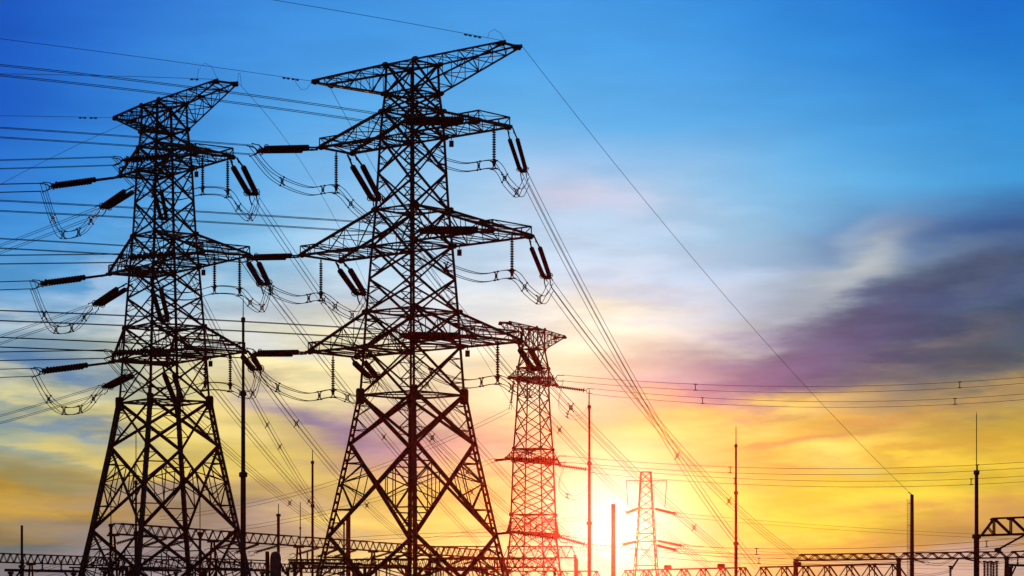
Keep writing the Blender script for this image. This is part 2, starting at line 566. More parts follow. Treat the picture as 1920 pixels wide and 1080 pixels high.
def crossarm(root, s, L, ab, zb, at, zt, name='crossarm', n=5, cage=True, tipw=None, cw=0.26, lw=0.105, level_top=False, lift=0.0):
    """one tapering box arm on side s; bottom chords level and parallel (or top chords level for the earth wire arm)"""
    tipw = ab if tipw is None else tipw
    B = [[Vector((s * ab, e * ab, zb)), Vector((s * L, e * tipw, zb))] for e in (-1, 1)]
    T = [[Vector((s * at, e * at, zt)), Vector((s * L, e * tipw, zb + 0.14))] for e in (-1, 1)]
    if level_top:
        T = [[Vector((s * at, e * at, zt)), Vector((s * L, e * tipw, zt + lift))] for e in (-1, 1)]
        B = [[Vector((s * ab, e * ab, zb)), Vector((s * (L - 0.25), e * tipw, zt + lift - 0.2))] for e in (-1, 1)]
    m = MB()
    for c in B + T:
        m.angle(c[0], c[1], cw)
    m.box_between(lerp(B[0][1], B[1][1], -0.06), lerp(B[0][1], B[1][1], 1.06), 0.26, 0.22)
    pts = lambda c: [lerp(c[0], c[1], k / n) for k in range(n + 1)]
    b0, b1, t0, t1 = pts(B[0]), pts(B[1]), pts(T[0]), pts(T[1])
    for k in range(n):
        if k:
            m.angle(b0[k], t0[k], lw)
            m.angle(b1[k], t1[k], lw)
            m.angle(b0[k], b1[k], lw)
            m.angle(t0[k], t1[k], lw * 0.8)
        for p, q in ((b0, t0), (b1, t1)):
            m.angle(*((p[k], q[k + 1]) if k % 2 else (q[k], p[k + 1])), lw)
        m.angle(*((b1[k], b0[k + 1]) if k % 2 else (b0[k], b1[k + 1])), lw)
        m.angle(*((t0[k], t1[k + 1]) if k % 2 else (t1[k], t0[k + 1])), lw)
    for c in (B[0][0], B[1][0], T[0][0], T[1][0]):
        m.plate(c + Vector((s * 0.25, 0, 0)), (1, 0, 0), (0, 0, 1), 0.95, 0.55, 0.05)
    o = obj(name, m, root['_mat'] and MATS[root['_mat']], root)
    for c in (B[0][1], B[1][1]):
        gm_ = MB()
        gm_.plate(c + Vector((-s * 0.3, 0, 0.02)), (1, 0, 0), (0, 0, 1), 1.3, 0.55, 0.06)
        gm_.plate(c + Vector((-s * 0.15, 0, -0.1)), (0, 1, 0), (0, 0, 1), 0.7, 0.4, 0.06)
        obj('tip_plate', gm_, MATS[root['_mat']], o)
    if cage:
        h = 1.05
        cg = MB()
        frac = h / (zt - zb)
        bl = []
        for i, e in enumerate((-1, 1)):
            up = B[i][1] + Vector((0, 0, h))
            back = lerp(T[i][1], T[i][0], frac * 0.9)
            back = Vector((back.x, back.y, zb + h))
            cg.angle(B[i][1], up, 0.15)
            cg.angle(up, back, 0.15)
            cg.angle(up, lerp(B[i][1], B[i][0], 0.14), 0.08)
            cg.angle(lerp(up, back, 0.5), lerp(T[i][1], T[i][0], frac * 0.45), 0.07)
            cg.angle(lerp(up, back, 0.5), lerp(B[i][1], B[i][0], 0.14), 0.07)
            bl += [up, back]
        cg.angle(bl[0], bl[2], 0.14)
        cg.angle(bl[1], bl[3], 0.09)
        cg.angle(bl[0], bl[3], 0.06)
        cg.angle(bl[1], bl[2], 0.06)
        obj('jumper_frame', cg, MATS[root['_mat']], o)
    return o

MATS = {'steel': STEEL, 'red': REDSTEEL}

def pylon(name, label, loc, rot, levels, arms, mat='steel', leg_w=0.27, br_w=0.21, red_w=0.095, waist=None, foot=0.0, gusset=1.0, gap=0.40, group='lattice pylons'):
    """levels: (z, half side, ring?, redundant depth of the panel ABOVE it); arms: dicts"""
    root = thing(name, label, 'pylon', loc, rot, group)
    root['_mat'] = mat
    mt = MATS[mat]
    corner = [(1, -1), (1, 1), (-1, 1), (-1, -1)]
    pt = lambda i, c: Vector((corner[c][0] * levels[i][1], corner[c][1] * levels[i][1], levels[i][0]))
    # legs
    for c in range(4):
        m = MB()
        rad = Vector((corner[c][0], corner[c][1], 0)).normalized()
        for i in range(len(levels) - 1):
            a, b = pt(i, c), pt(i + 1, c)
            if waist and levels[i][0] < waist - 0.1:
                for e in (-1, 1):
                    m.box_between(a + rad * e * gap / 2, b + rad * e * gap / 2, leg_w * 0.88, 0.46, up=(-rad.y, rad.x, 0))
                k = max(2, int((b - a).length / 0.9))
                for j in range(k + 1):
                    p = lerp(a, b, j / k)
                    m.box_between(p - (b - a).normalized() * 0.15, p + (b - a).normalized() * 0.15, gap + leg_w * 0.7, 0.52, up=(-rad.y, rad.x, 0))
            else:
                m.angle(a, b, leg_w, up=(rad.x, rad.y, 0.01))
                m.box_between(a, b, leg_w * 0.5)
        if waist:
            for i, l in enumerate(levels):
                if abs(l[0] - waist) < 0.01:
                    m.plate(pt(i, c) + Vector((0, 0, -0.15)), rad, (0, 0, 1), 0.95, 1.7, 0.12, 0.12)
                    m.plate(pt(i, c) + Vector((0, 0, -0.15)), (-rad.y, rad.x, 0), (0, 0, 1), 0.8, 1.6, 0.12, 0.12)
        leg = obj('leg', m, mt, root)
        f = MB()
        b0 = pt(0, c)
        f.lathe([(-0.6 - foot, 0.75), (-0.05, 0.7), (0.0, 0.6)], 12, b0 + Vector((0, 0, 0.1)))
        obj('footing', f, CONCRETE, root)
    # the four faces
    for c in range(4):
        d = (c + 1) % 4
        m = MB()
        ex = (pt(0, d) - pt(0, c)).normalized()
        for i in range(len(levels) - 1):
            w = br_w * (1.6 if waist and levels[i][0] < waist - 0.1 else 1.0)
            lattice_face(m, pt(i, c), pt(i, d), pt(i + 1, c), pt(i + 1, d), w, red_w * (1.5 if levels[i][3] >= 2 else 1), levels[i][3])
            if levels[i][2]:
                m.angle(pt(i, c), pt(i, d), br_w * 0.95)
            if i and gusset:
                for cc, sg in ((c, 1), (d, -1)):
                    gs = gusset * (0.72 if levels[i][2] else 0.5)
                    m.plate(pt(i, cc) + ex * sg * 0.2 * gs, ex, (0, 0, 1), 0.8 * gs, gs, 0.04)
        m.angle(pt(-1, c), pt(-1, d), br_w)
        obj('face_bracing', m, mt, root)
    # horizontal diaphragms
    for i, l in enumerate(levels):
        if l[2] and i:
            m = MB()
            for c in range(2):
                m.angle(pt(i, c) + Vector((0, 0, 0.03 * c)), pt(i, c + 2) + Vector((0, 0, 0.03 * c)), red_w * 1.3)
            mid = [lerp(pt(i, c), pt(i, (c + 1) % 4), 0.5) for c in range(4)]
            for c in range(4):
                m.angle(mid[c], mid[(c + 1) % 4], red_w * 1.2)
            obj('diaphragm', m, mt, root)
    for A in arms:
        crossarm(root, **A)
    del root['_mat']
    return root

bpy.context.view_layer.update()
S2 = math.sqrt(2)
BIG = [(0.0, 8.25, False, 2), (10.5, 6.38, False, 2), (20.5, 4.74, False, 1), (25.8, 3.97, True, 1), (31.0, 3.68, True, 1), (34.8, 3.5, True, 1), (38.35, 3.28, False, 1),
       (41.9, 3.06, True, 1), (45.86, 2.78, True, 1), (49.8, 2.6, False, 1), (53.65, 2.45, True, 1), (56.5, 2.25, True, 1), (58.4, 2.06, True, 0), (61.55, 1.97, True, 0)]

def big_arms(left, right):
    out = []
    for i, (zb, zt, ab, at) in enumerate(((53.65, 56.5, 2.45, 2.25), (41.9, 45.86, 3.06, 2.78), (31.0, 34.8, 3.68, 3.5))):
        out.append(dict(s=-1, L=left[i], ab=ab, zb=zb, at=at, zt=zt, n=5 if left[i] > 8 else 3))
        out.append(dict(s=1, L=right[i], ab=ab, zb=zb, at=at, zt=zt, n=5))
    for s, L in ((-1, left[3]), (1, right[3])):
        out.append(dict(s=s, L=L, ab=2.06, zb=58.4, at=1.97, zt=61.55, name='earth_wire_arm', n=6, cage=False, tipw=1.3, cw=0.22, lw=0.1, level_top=True, lift=0.22 if s > 0 else 0.0))
    return out

T0 = dict(loc=Vector(((773 - 960) / F * 277, 277, 0.0)), rot=-R(41), L=(11.7, 14.1, 12.2, 14.1), Rr=(11.9, 14.4, 12.4, 14.5))
T1 = dict(loc=Vector(((308 - 960) / F * 307, 307, 1.75)), rot=-R(54.3), L=(6.9, 8.5, 6.4, 10.8), Rr=(12.4, 15.2, 13.0, 15.4))
for T, lab, foot in ((T0, 'tallest black lattice pylon in the middle with wide crossarms', 0.0), (T1, 'black lattice pylon at the left turned narrower to the viewer', 1.85)):
    T['obj'] = pylon('lattice_pylon', lab, T['loc'], T['rot'], BIG, big_arms(T['L'], T['Rr']), waist=25.8, foot=foot)
    T['mat'] = Matrix.Translation(T['loc']) @ Matrix.Rotation(T['rot'], 4, 'Z')
    for z, a in ((53.65, 2.45), (41.9, 3.06), (31.0, 3.68)):
        m = MB()
        m.plate((a + 1.05, a, z - 0.75), (0.75, 0.66, 0), (0, 0, 1), 0.5, 0.7, 0.05, 0.06)
        m.box_between((a + 1.05, a, z - 0.35), (a + 1.05, a, z), 0.08)
        obj('phase_plate', m, STEEL, T['obj'])

# ------------------------------------------------------------------ insulator strings (local +Z runs along the string)
def disc_stack(length, r, pitch, o=(0, 0, 0)):
    m = MB()
    n = max(3, int(length / pitch))
    prof = []
    for k in range(n):
        z = k * length / n
        p = length / n
        prof += [(z, r * 0.4), (z + p * 0.15, r * 0.95), (z + p * 0.5, r), (z + p * 0.68, r * 0.42)]
    prof.append((length, r * 0.3))
    m.lathe(prof, 10, o)
    return m

def make_double_string(link=1.75, r=0.245, pitch=0.22):
    root = thing('tension_insulator', 'double insulator string', 'insulator')
    w0, w1 = 0.43, 0.33                                   # the two stacks close up towards the yoke
    z0, z1 = link, link + 4.8
    for s in (-1, 1):
        l = MB()
        l.tube([(s * 0.30, 0, 0), (s * 0.32, 0, 0.5), (s * w0, 0, z0)], 0.08, 6)
        l.lathe([(0, 0.09), (0.3, 0.11), (0.34, 0.05)], 6, (s * 0.31, 0, 0.45))
        obj('link', l, FITTING, root)
        m = disc_stack(4.8, r, pitch)
        for v in m.v:
            v.x += s * (w0 + (w1 - w0) * v.z / 4.8)
            v.z += z0
        obj('insulator_stack', m, PORC, root)
    y = MB()
    y.plate((0, 0, z1 + 0.22), (1, 0, 0), (0, 0, 1), 0.86, 0.5, 0.07, 0.2)
    for s in (-1, 1):
        y.tube([(s * w1, 0, z1 - 0.1), (s * w1, 0, z1 + 0.2)], 0.06, 6)
        for e in (-1, 1):
            y.tube([(s * 0.30, 0, z1 + 0.3), (s * 0.31, e * 0.3, z1 + 0.6), (s * 0.31, e * 0.45, z1 + 1.35)], 0.06, 6)
    obj('yoke_plate', y, FITTING, root)
    for s in (-1, 1):
        g = MB()
        g.ring((s * w1 * 1.1, 0, z1 - 0.12), Vector((1, 0, 0)), Vector((0, 1, 0)), 0.32, 0.04)
        g.box_between((s * w1 * 1.1 - 0.32, 0, z1 - 0.12), (s * w1 * 1.1 + 0.32, 0, z1 - 0.12), 0.04)
        obj('grading_ring', g, FITTING, root)
    return root

def make_suspension():
    root = thing('suspension_insulator', 'hanging insulator string', 'insulator')
    h = MB()
    h.tube([(0, 0, 0), (0, 0, 0.45)], 0.045, 6)
    h.plate((0, 0, 0.2), (1, 0, 0), (0, 0, 1), 0.25, 0.35)
    obj('hanger', h, FITTING, root)
    obj('insulator_stack', disc_stack(3.35, 0.21, 0.24, (0, 0, 0.4)), PORC, root)
    c = MB()
    c.box_between((0, 0, 3.7), (0, 0, 4.3), 0.2, 0.24)
    for z in (3.75, 4.6):
        c.box_between((-0.36, 0, z), (0.36, 0, z), 0.1)
        for s in (-1, 1):
            c.box_between((s * 0.34, -0.2, z), (s * 0.34, 0.2, z), 0.13)
    c.box_between((-0.34, 0, 3.75), (0, 0, 4.3), 0.08)
    c.box_between((0.34, 0, 3.75), (0, 0, 4.3), 0.08)
    c.box_between((0, 0, 4.25), (-0.34, 0, 4.6), 0.08)
    c.box_between((0, 0, 4.25), (0.34, 0, 4.6), 0.08)
    obj('clamp', c, FITTING, root)
    return root

def make_single_string():
    root = thing('tension_insulator', 'single insulator string', 'insulator')
    l = MB()
    l.tube([(0, 0, 0), (0, 0, 0.5)], 0.05, 6)
    obj('link', l, FITTING, root)
    obj('insulator_stack', disc_stack(3.6, 0.21, 0.22, (0, 0, 0.5)), PORC, root)
    y = MB()
    y.tube([(0, 0, 4.1), (0, 0, 4.3)], 0.05, 6)
    for s in (-1, 1):
        y.tube([(0, 0, 4.3), (0, s * 0.3, 4.5), (0, s * 0.3, 5.2)], 0.05, 6)
    y.ring((0, 0, 4.05), Vector((1, 0, 0)), Vector((0, 1, 0)), 0.3, 0.035)
    obj('yoke_plate', y, FITTING, root)
    return root

PROTO = {}
FIRST = {}
def place_string(kind, S, direction, label, group, scale=1.0, roll=0.0):
    d = Vector(direction).normalized()
    x = d.cross(Vector((0, 0, 1)))
    x = x.normalized() if x.length > 1e-3 else Vector((math.cos(-R(41)), math.sin(-R(41)), 0))
    x = Matrix.Rotation(R(roll), 3, d) @ x
    y = d.cross(x)
    mtx = Matrix(((x.x, y.x, d.x, S[0]), (x.y, y.y, d.y, S[1]), (x.z, y.z, d.z, S[2]), (0, 0, 0, 1))) @ Matrix.Scale(scale, 4)
    if kind not in PROTO:
        PROTO[kind] = {'double': make_double_string, 'long': lambda: make_double_string(3.3, 0.3, 0.34), 'hang': make_suspension, 'single': make_single_string}[kind]()
        r = PROTO[kind]
        r.matrix_world = mtx
        r['label'] = label
        r['group'] = group
        return r
    return dup(PROTO[kind], mtx, label, group)

# ------------------------------------------------------------------ conductors
def s_at(S, d, px):
    k = (px - 960) / F
    return (k * S.y - S.x) / (d.x - k * d.y)

def fit_z(samples, fixed=None):
    """least-squares quadratic z(s) through (s0,z0) exactly"""
    s0, z0 = fixed
    a11 = a12 = a22 = b1 = b2 = 0.0
    for s, z, w in samples:
        u, r = s - s0, z - z0
        a11 += w * u * u
        a12 += w * u ** 3
        a22 += w * u ** 4
        b1 += w * u * r
        b2 += w * u * u * r
    det = a11 * a22 - a12 * a12
    if abs(det) < 1e-9 or len(samples) < 2:
        b = b1 / a11
        return lambda s: z0 + b * (s - s0)
    b = (b1 * a22 - b2 * a12) / det
    c = (a11 * b2 - a12 * b1) / det
    return lambda s: z0 + b * (s - s0) + c * (s - s0) ** 2

def spacer_mesh(c, side, up, w, h, r=0.052):
    m = MB()
    q = [c + side * (i * w / 2) + up * (j * h / 2) for i, j in ((-1, -1), (1, -1), (1, 1), (-1, 1))]
    m.tube([q[0], q[2]], r, 5)
    m.tube([q[1], q[3]], r, 5)
    for k in range(4):
        m.tube([lerp(q[k], c, 0.45), lerp(q[(k + 1) % 4], c, 0.45)], r * 0.9, 5)
        m.lathe([(-0.1, r * 1.8), (0.1, r * 1.8)], 6, q[k], side.cross(up))
    return m

def bundle(name, label, cat, pts, w, h, r, spacers, group, count=4, smat=None):
    """a bundled conductor along a smooth polyline pts: each subconductor is a part, each spacer is a part"""
    base = pts[0].copy()
    root = thing(name, label, cat, base, 0, group)
    pts = [p - base for p in pts]
    n = len(pts)
    frames = []
    for k in range(n):
        t = (pts[min(k + 1, n - 1)] - pts[max(k - 1, 0)]).normalized()
        side = t.cross(Vector((0, 0, 1)))
        side = side.normalized() if side.length > 1e-3 else Vector((1, 0, 0))
        frames.append((t, side, side.cross(t)))
    if count == 4:
        offs = [(-1, -1), (1, -1), (1, 1), (-1, 1)]
    elif count == 2:
        offs = [(0, -1), (0, 1)]
    else:
        offs = [(0, 0)]
    for i, j in offs:
        m = MB()
        m.tube([p + f[1] * (i * w / 2) + Vector((0, 0, j * h / 2)) for p, f in zip(pts, frames)], r, 5)
        obj('wire', m, WIRE, root)
    for q in spacers:
        k = min(max(int(round(q * (n - 1))), 0), n - 1)
        t, side, up = frames[k]
        if count == 4:
            m = spacer_mesh(pts[k], side, Vector((0, 0, 1)), w, h)
        else:
            m = MB()
            m.box_between(pts[k] - Vector((0, 0, h / 2 + 0.05)), pts[k] + Vector((0, 0, h / 2 + 0.05)), 0.12)
            for e in (-1, 1):
                m.box_between(pts[k] + Vector((0, 0, e * h / 2)) - t * 0.3, pts[k] + Vector((0, 0, e * h / 2)) + t * 0.3, 0.14)
        obj('spacer', m, FITTING, root)
    return root

def smooth_path(ctrl, n=10):
    """Catmull-Rom through the control points"""
    c = [Vector(p) for p in ctrl]
    c = [c[0] * 2 - c[1]] + c + [c[-1] * 2 - c[-2]]
    out = []
    for i in range(1, len(c) - 2):
        for k in range(n):
            t = k / n
            out.append(0.5 * ((2 * c[i]) + (c[i + 1] - c[i - 1]) * t + (2 * c[i - 1] - 5 * c[i] + 4 * c[i + 1] - c[i + 2]) * t * t
                              + (-c[i - 1] + 3 * c[i] - 3 * c[i + 1] + c[i + 2]) * t ** 3))
    out.append(c[-2])
    return out

STRING_LEN = 7.9
def span(S, G, pts, label_s, label_w, send=None, kind='double', w=0.62, h=0.95, r=0.034, spacers=(), count=4, group_s='tension insulator strings', group_w='bundled conductors',
         name='conductor_bundle', cat='power line', string=True, seg=40, scale=1.0, slen=None, roll=0.0):
    """string from arm point S, then the conductor on to G = (px, py, depth); pts are sight lines the sagging wire passes"""
    E3 = P(*G)
    d = Vector((E3.x - S.x, E3.y - S.y, 0))
    D = d.length
    d.normalize()
    sam = []
    for px, py in pts:
        s = s_at(S, d, px)
        y = S.y + d.y * s
        sam.append((s, CAM_Z + (HZ - py) / F * y, 1.0))
    sam.append((D, E3.z, 1.0))
    sl_ = (slen or ({'double': STRING_LEN, 'long': STRING_LEN + 1.55}.get(kind, 5.2))) * scale
    if string:
        if send:
            s = s_at(S, d, send[0])
            z = CAM_Z + (HZ - send[1]) / F * (S.y + d.y * s)
            v = Vector((d.x * s, d.y * s, z - S.z))
            if kind in ('double', 'long'):
                scale = min(1.42, max(0.9, v.length / sl_))
                sl_ *= scale
            elif scale == 1.0:
                scale = min(1.7, max(1.0, v.length / sl_))
                sl_ *= scale
            v.normalize()
        else:
            f = fit_z(sam, (0.0, S.z))
            v = Vector((d.x * 3, d.y * 3, f(3.0) - S.z)).normalized()
        place_string(kind, S, v, label_s, group_s, scale, roll)
        A = S + v * sl_
    else:
        A = S
    s0 = (A - S).dot(d)
    f = fit_z(sam, (s0, A.z))
    path = []
    for k in range(seg + 1):
        s = s0 + (D - s0) * k / seg
        p = S + d * s
        path.append(Vector((p.x, p.y, f(s))))
    sp = []
    for px in spacers:
        sp.append((s_at(S, d, px) - s0) / (D - s0) if px > 2 or px < -2 else px)
    bundle(name, label_w, cat, path, w, h, r, sp, group_w, count)
    return A

def tip(T, s, L, a, z, e):
    return T['mat'] @ Vector((s * L, e * a, z - 0.12))

LEV = ((53.65, 2.45, 'top'), (41.9, 3.06, 'middle'), (31.0, 3.68, 'bottom'))
NAME = {0: 'tall central pylon', 1: 'left pylon'}

# ---- the tall central pylon
c_left_R = [dict(send=(735, 226), pts=[(0, 136), (300, 166), (500, 186), (690, 208)]), dict(send=(765, 431), pts=[(0, 383), (200, 398), (640, 425)]),
            dict(send=(735, 628), pts=[(0, 592), (300, 605), (640, 618)])]
c_left_L = [dict(send=(470, 281), pts=[(0, 248), (250, 266), (440, 276)]), dict(send=(455, 483), pts=[(0, 457), (230, 468)]), dict(send=(460, 663), pts=[(0, 641), (230, 652)])]
c_right_R = [dict(send=(985, 334), pts=[(1171, 685), (1262, 845)], G=(1420, 1062, 430), spacers=(1269,)), dict(send=(1030, 533), pts=[(1165, 722), (1364, 931)], G=(1494, 1044, 440), spacers=(1364,)),
             dict(send=(1012, 702), pts=[(1107, 810), (1229, 918), (1303, 993)], G=(1385, 1056, 470), spacers=(1303, 1075))]
c_right_L = [dict(send=(713, 388), pts=[(905, 644), (1030, 782), (1067, 824)], G=(1330, 1062, 480), spacers=(1050,)), dict(send=(694, 578), pts=[(830, 760), (960, 905)], G=(1150, 1066, 480), spacers=(800,)),
             dict(send=(730, 740), pts=[(806, 820), (900, 905)], G=(1075, 1058, 480), spacers=(806, 880))]
ENDS = {}
for i, (z, a, lv) in enumerate(LEV):
    for s, Ls, side, cl, cr in ((1, T0['Rr'], 'right', c_left_R, c_right_R), (-1, T0['L'], 'left', c_left_L, c_right_L)):
        S = tip(T0, s, Ls[i], a, z, -1)
        A = span(S, (-900, {0: 60, 1: 350, 2: 570}[i] if s > 0 else {0: 200, 1: 420, 2: 620}[i], 215), cl[i]['pts'],
                 f'near-level double insulator string going left from {lv} {side} arm of {NAME[0]}',
                 f'four-wire line running left from {lv} {side} arm of {NAME[0]}', send=cl[i]['send'], roll=10)
        S2_ = tip(T0, s, Ls[i], a, z, 1)
        B = span(S2_, cr[i]['G'], cr[i]['pts'], f'steep double insulator string hanging right from {lv} {side} arm of {NAME[0]}',
                 f'four-wire line falling right from {lv} {side} arm of {NAME[0]}', send=cr[i]['send'], spacers=cr[i]['spacers'])
        H = T0['mat'] @ Vector((s * (Ls[i] - 0.1), 0, z - 0.15))
        place_string('hang', H, (0, 0, -1), f'vertical suspension insulator under {lv} {side} arm of {NAME[0]}', 'suspension insulator strings')
        C = H - Vector((0, 0, 4.17))
        m1 = lerp(A, C, 0.27) - Vector((0, 0, (A.z - C.z) * 0.3 + 0.9))
        m2 = lerp(A, C, 0.66) - Vector((0, 0, (A.z - C.z) * 0.3 + 0.8))
        n1 = lerp(C, B, 0.42) - Vector((0, 0, 1.3))
        n2 = lerp(C, B, 0.8) - Vector((0, 0, 1.9))
        end = B + (B - S2_).normalized() * 0.6
        path = smooth_path([A, m1, m2, C, n1, n2, end], 8)
        bundle('jumper_loop', f'sagging jumper wires under {lv} {side} arm of {NAME[0]}', 'jumper wire', path, 0.6, 0.85, 0.04, (0.2, 0.42, 0.62, 0.8), 'jumper loops')

# ---- the left pylon
l_left_R = [dict(send=(212, 302), pts=[(0, 308), (100, 306)]), dict(send=(225, 484), pts=[(0, 487), (120, 485)]), dict(send=(195, 664), pts=[(0, 668), (100, 666)])]
l_left_L = [dict(send=(80, 351), pts=[(0, 353)]), dict(send=(60, 534), pts=[(0, 536)]), dict(send=(62, 698), pts=[(0, 700)])]
l_right_R = [dict(send=(488, 391), pts=[(560, 505), (638, 610), (760, 768)], G=(1005, 1040, 560), spacers=(600, 880)), dict(send=(511, 560), pts=[(573, 640), (667, 757), (755, 858)], G=(900, 1022, 560), spacers=(722, 580)),
             dict(send=(502, 724), pts=[(555, 797), (627, 880)], G=(780, 1020, 560), spacers=(560, 690))]
l_right_L = [dict(send=(310, 422), pts=[(392, 590), (455, 705), (533, 858)], G=(640, 1010, 540), spacers=(497, 522)), dict(send=(312, 614), pts=[(394, 718), (470, 815)], G=(648, 1010, 540), spacers=(580,)),
             dict(send=(338, 762), pts=[(400, 820), (480, 892)], G=(655, 1018, 540), spacers=(540,))]
l_down = [dict(send=(185, 396), pts=[(90, 432), (0, 468)], G=(-500, 640, 420), start=(257, 349)), dict(send=(172, 578), pts=[(80, 606), (0, 640)], G=(-500, 790, 420), start=(243, 532)),
          dict(send=(190, 731), pts=[(90, 755), (0, 790)], G=(-500, 910, 420), start=(256, 698))]
for i, (z, a, lv) in enumerate(LEV):
    for s, Ls, side, cl, cr in ((1, T1['Rr'], 'right', l_left_R, l_right_R), (-1, T1['L'], 'left', l_left_L, l_right_L)):
        S = tip(T1, s, Ls[i], a, z, -1)
        yend = {0: 318, 1: 490, 2: 672}[i] if s > 0 else {0: 362, 1: 545, 2: 708}[i]
        A = span(S, (-900, yend, 262), cl[i]['pts'], f'near-level double insulator string going left from {lv} {side} arm of {NAME[1]}',
                 f'four-wire line running left from {lv} {side} arm of {NAME[1]}', send=cl[i]['send'], kind='long', roll=6)
        S2_ = tip(T1, s, Ls[i], a, z, 1)
        B = span(S2_, cr[i]['G'], cr[i]['pts'], f'steep double insulator string hanging right from {lv} {side} arm of {NAME[1]}',
                 f'four-wire line falling right from {lv} {side} arm of {NAME[1]}', send=cr[i]['send'], spacers=cr[i]['spacers'])
        if s > 0:
            Cs = []
            for e, wd in ((-1.55, 'inner'), (1.75, 'outer')):
                H = T1['mat'] @ Vector((Ls[i] - 0.1, e, z - 0.15))
                place_string('hang', H, (0, 0, -1), f'{wd} vertical suspension insulator under {lv} right arm of {NAME[1]}', 'suspension insulator strings')
                Cs.append(H - Vector((0, 0, 4.17)))
            m1 = lerp(A, Cs[0], 0.3) - Vector((0, 0, (A.z - Cs[0].z) * 0.45 + 0.9))
            m2 = lerp(A, Cs[0], 0.68) - Vector((0, 0, (A.z - Cs[0].z) * 0.4 + 0.7))
            n1 = lerp(Cs[1], B, 0.42) - Vector((0, 0, 1.5))
            n2 = lerp(Cs[1], B, 0.8) - Vector((0, 0, 2.2))
            path = smooth_path([A, m1, m2, Cs[0], Cs[1], n1, n2, B + (B - S2_).normalized() * 0.6], 8)
            bundle('jumper_loop', f'sagging jumper wires under {lv} right arm of {NAME[1]}', 'jumper wire', path, 0.6, 0.85, 0.04, (0.2, 0.7, 0.85), 'jumper loops')
        else:
            dn = l_down[i]
            S3 = P(*dn['start'], 306.5)
            C = span(S3, dn['G'], dn['pts'], f'double insulator string slanting down left from {lv} left arm of {NAME[1]}',
                     f'four-wire line slanting down left from {lv} left arm of {NAME[1]}', send=dn['send'])
            low = {0: (118, 440), 1: (105, 618), 2: (120, 770)}[i]
            mid = P(*low, (A.y + C.y) / 2)
            q1 = lerp(A, mid, 0.5) - Vector((0, 0, 0.9))
            q2 = lerp(C, mid, 0.45) - Vector((0, 0, 1.0))
            path = smooth_path([A, q1, mid, q2, C + (C - S3).normalized() * 0.4], 9)
            bundle('jumper_loop', f'deep jumper loop hanging left of {lv} left arm of {NAME[1]}', 'jumper wire', path, 0.6, 0.85, 0.04, (0.25, 0.5, 0.7, 0.88), 'jumper loops')

# ---- earth wires on the pylon tops
def earth_wire(S, G, pts, label, r=0.026, dampers=(), curl=0):
    E3 = P(*G)
    d = Vector((E3.x - S.x, E3.y - S.y, 0))
    D = d.length
    d.normalize()
    sam = [(s_at(S, d, px), CAM_Z + (HZ - py) / F * (S.y + d.y * s_at(S, d, px)), 1.0) for px, py in pts] + [(D, E3.z, 1.0)]
    f = fit_z(sam, (0.0, S.z))
    path = [Vector((S.x + d.x * D * k / 48, S.y + d.y * D * k / 48, f(D * k / 48))) for k in range(49)]
    base = path[0].copy()
    root = thing('earth_wire', label, 'power line', base, 0, 'earth wires')
    m = MB()
    m.tube([p - base for p in path], r, 5)
    obj('wire', m, WIRE, root)
    if curl:
        m = MB()
        m.tube([Vector((d.x * q, d.y * q, 0)) * 1.5 + Vector((0, 0, h_)) for q, h_ in ((0, 0), (0.5, 0.75 * curl), (1.1, 0.95 * curl), (1.65, 0.45 * curl), (1.75, f(2.6) - S.z))], 0.022, 5)
        obj('bond_wire', m, WIRE, root)
    for s in dampers:
        p = Vector((S.x + d.x * s, S.y + d.y * s, f(s))) - base
        t = (Vector((d.x, d.y, f(s + 1) - f(s)))).normalized()
        m = MB()
        m.tube([p - t * 0.35 - Vector((0, 0, 0.12)), p + t * 0.35 - Vector((0, 0, 0.12))], 0.03, 5)
        m.lathe([(-0.14, 0.09), (0.14, 0.09)], 8, p - t * 0.35 - Vector((0, 0, 0.12)), t)
        m.lathe([(-0.14, 0.09), (0.14, 0.09)], 8, p + t * 0.35 - Vector((0, 0, 0.12)), t)
        m.box_between(p, p - Vector((0, 0, 0.14)), 0.08)
        obj('damper', m, FITTING, root)

def et(T, s, e):
    L = (T['Rr'] if s > 0 else T['L'])[3]
    return T['mat'] @ Vector((s * L, e * 1.3, 61.5 + (0.22 if s > 0 else 0)))
earth_wire(et(T0, -1, -1), (-900, -30, 215), [(0, 70), (400, 130)], 'thin earth wire running left from left peak of tall central pylon', dampers=(2.6, 4.0), curl=-1.3)
earth_wire(et(T0, 1, -1), (-400, -130, 205), [(510, 0), (880, 62)], 'thin earth wire running left from right peak of tall central pylon', dampers=(4.2, 5.6), curl=1)
earth_wire(et(T0, 1, 1), (1702, 921, 366), [(1200, 370), (1400, 598)], 'thin earth wire falling right to the grey post from tall central pylon')
earth_wire(et(T0, -1, 1), (1120, 1000, 480), [(660, 240), (700, 312)], 'thin earth wire falling right from left peak of tall central pylon')
earth_wire(et(T1, -1, -1), (-900, 222, 262), [(0, 217)], 'thin earth wire running left from left peak of left pylon', dampers=(3.0, 4.6))
earth_wire(et(T1, 1, -1), (-900, 150, 250), [(190, 142)], 'thin earth wire running left from right peak of left pylon', dampers=(3.0,), curl=1.8)
earth_wire(et(T1, -1, 1), (-500, 700, 420), [(150, 272), (0, 345)], 'thin earth wire slanting down left from left peak of left pylon')
earth_wire(et(T1, 1, 1), (820, 960, 560), [(480, 205), (560, 335), (650, 430)], 'thin earth wire falling right from right peak of left pylon', curl=1.5)

# ------------------------------------------------------------------ the two far pylons
def px_levels(cx, d, rows, k):
    out = []
    for py, half, ring, dep in rows:
        out.append((max(0.0, CAM_Z + (HZ - py) * d / F), half * d / F / k, ring, dep))
    return sorted(out)

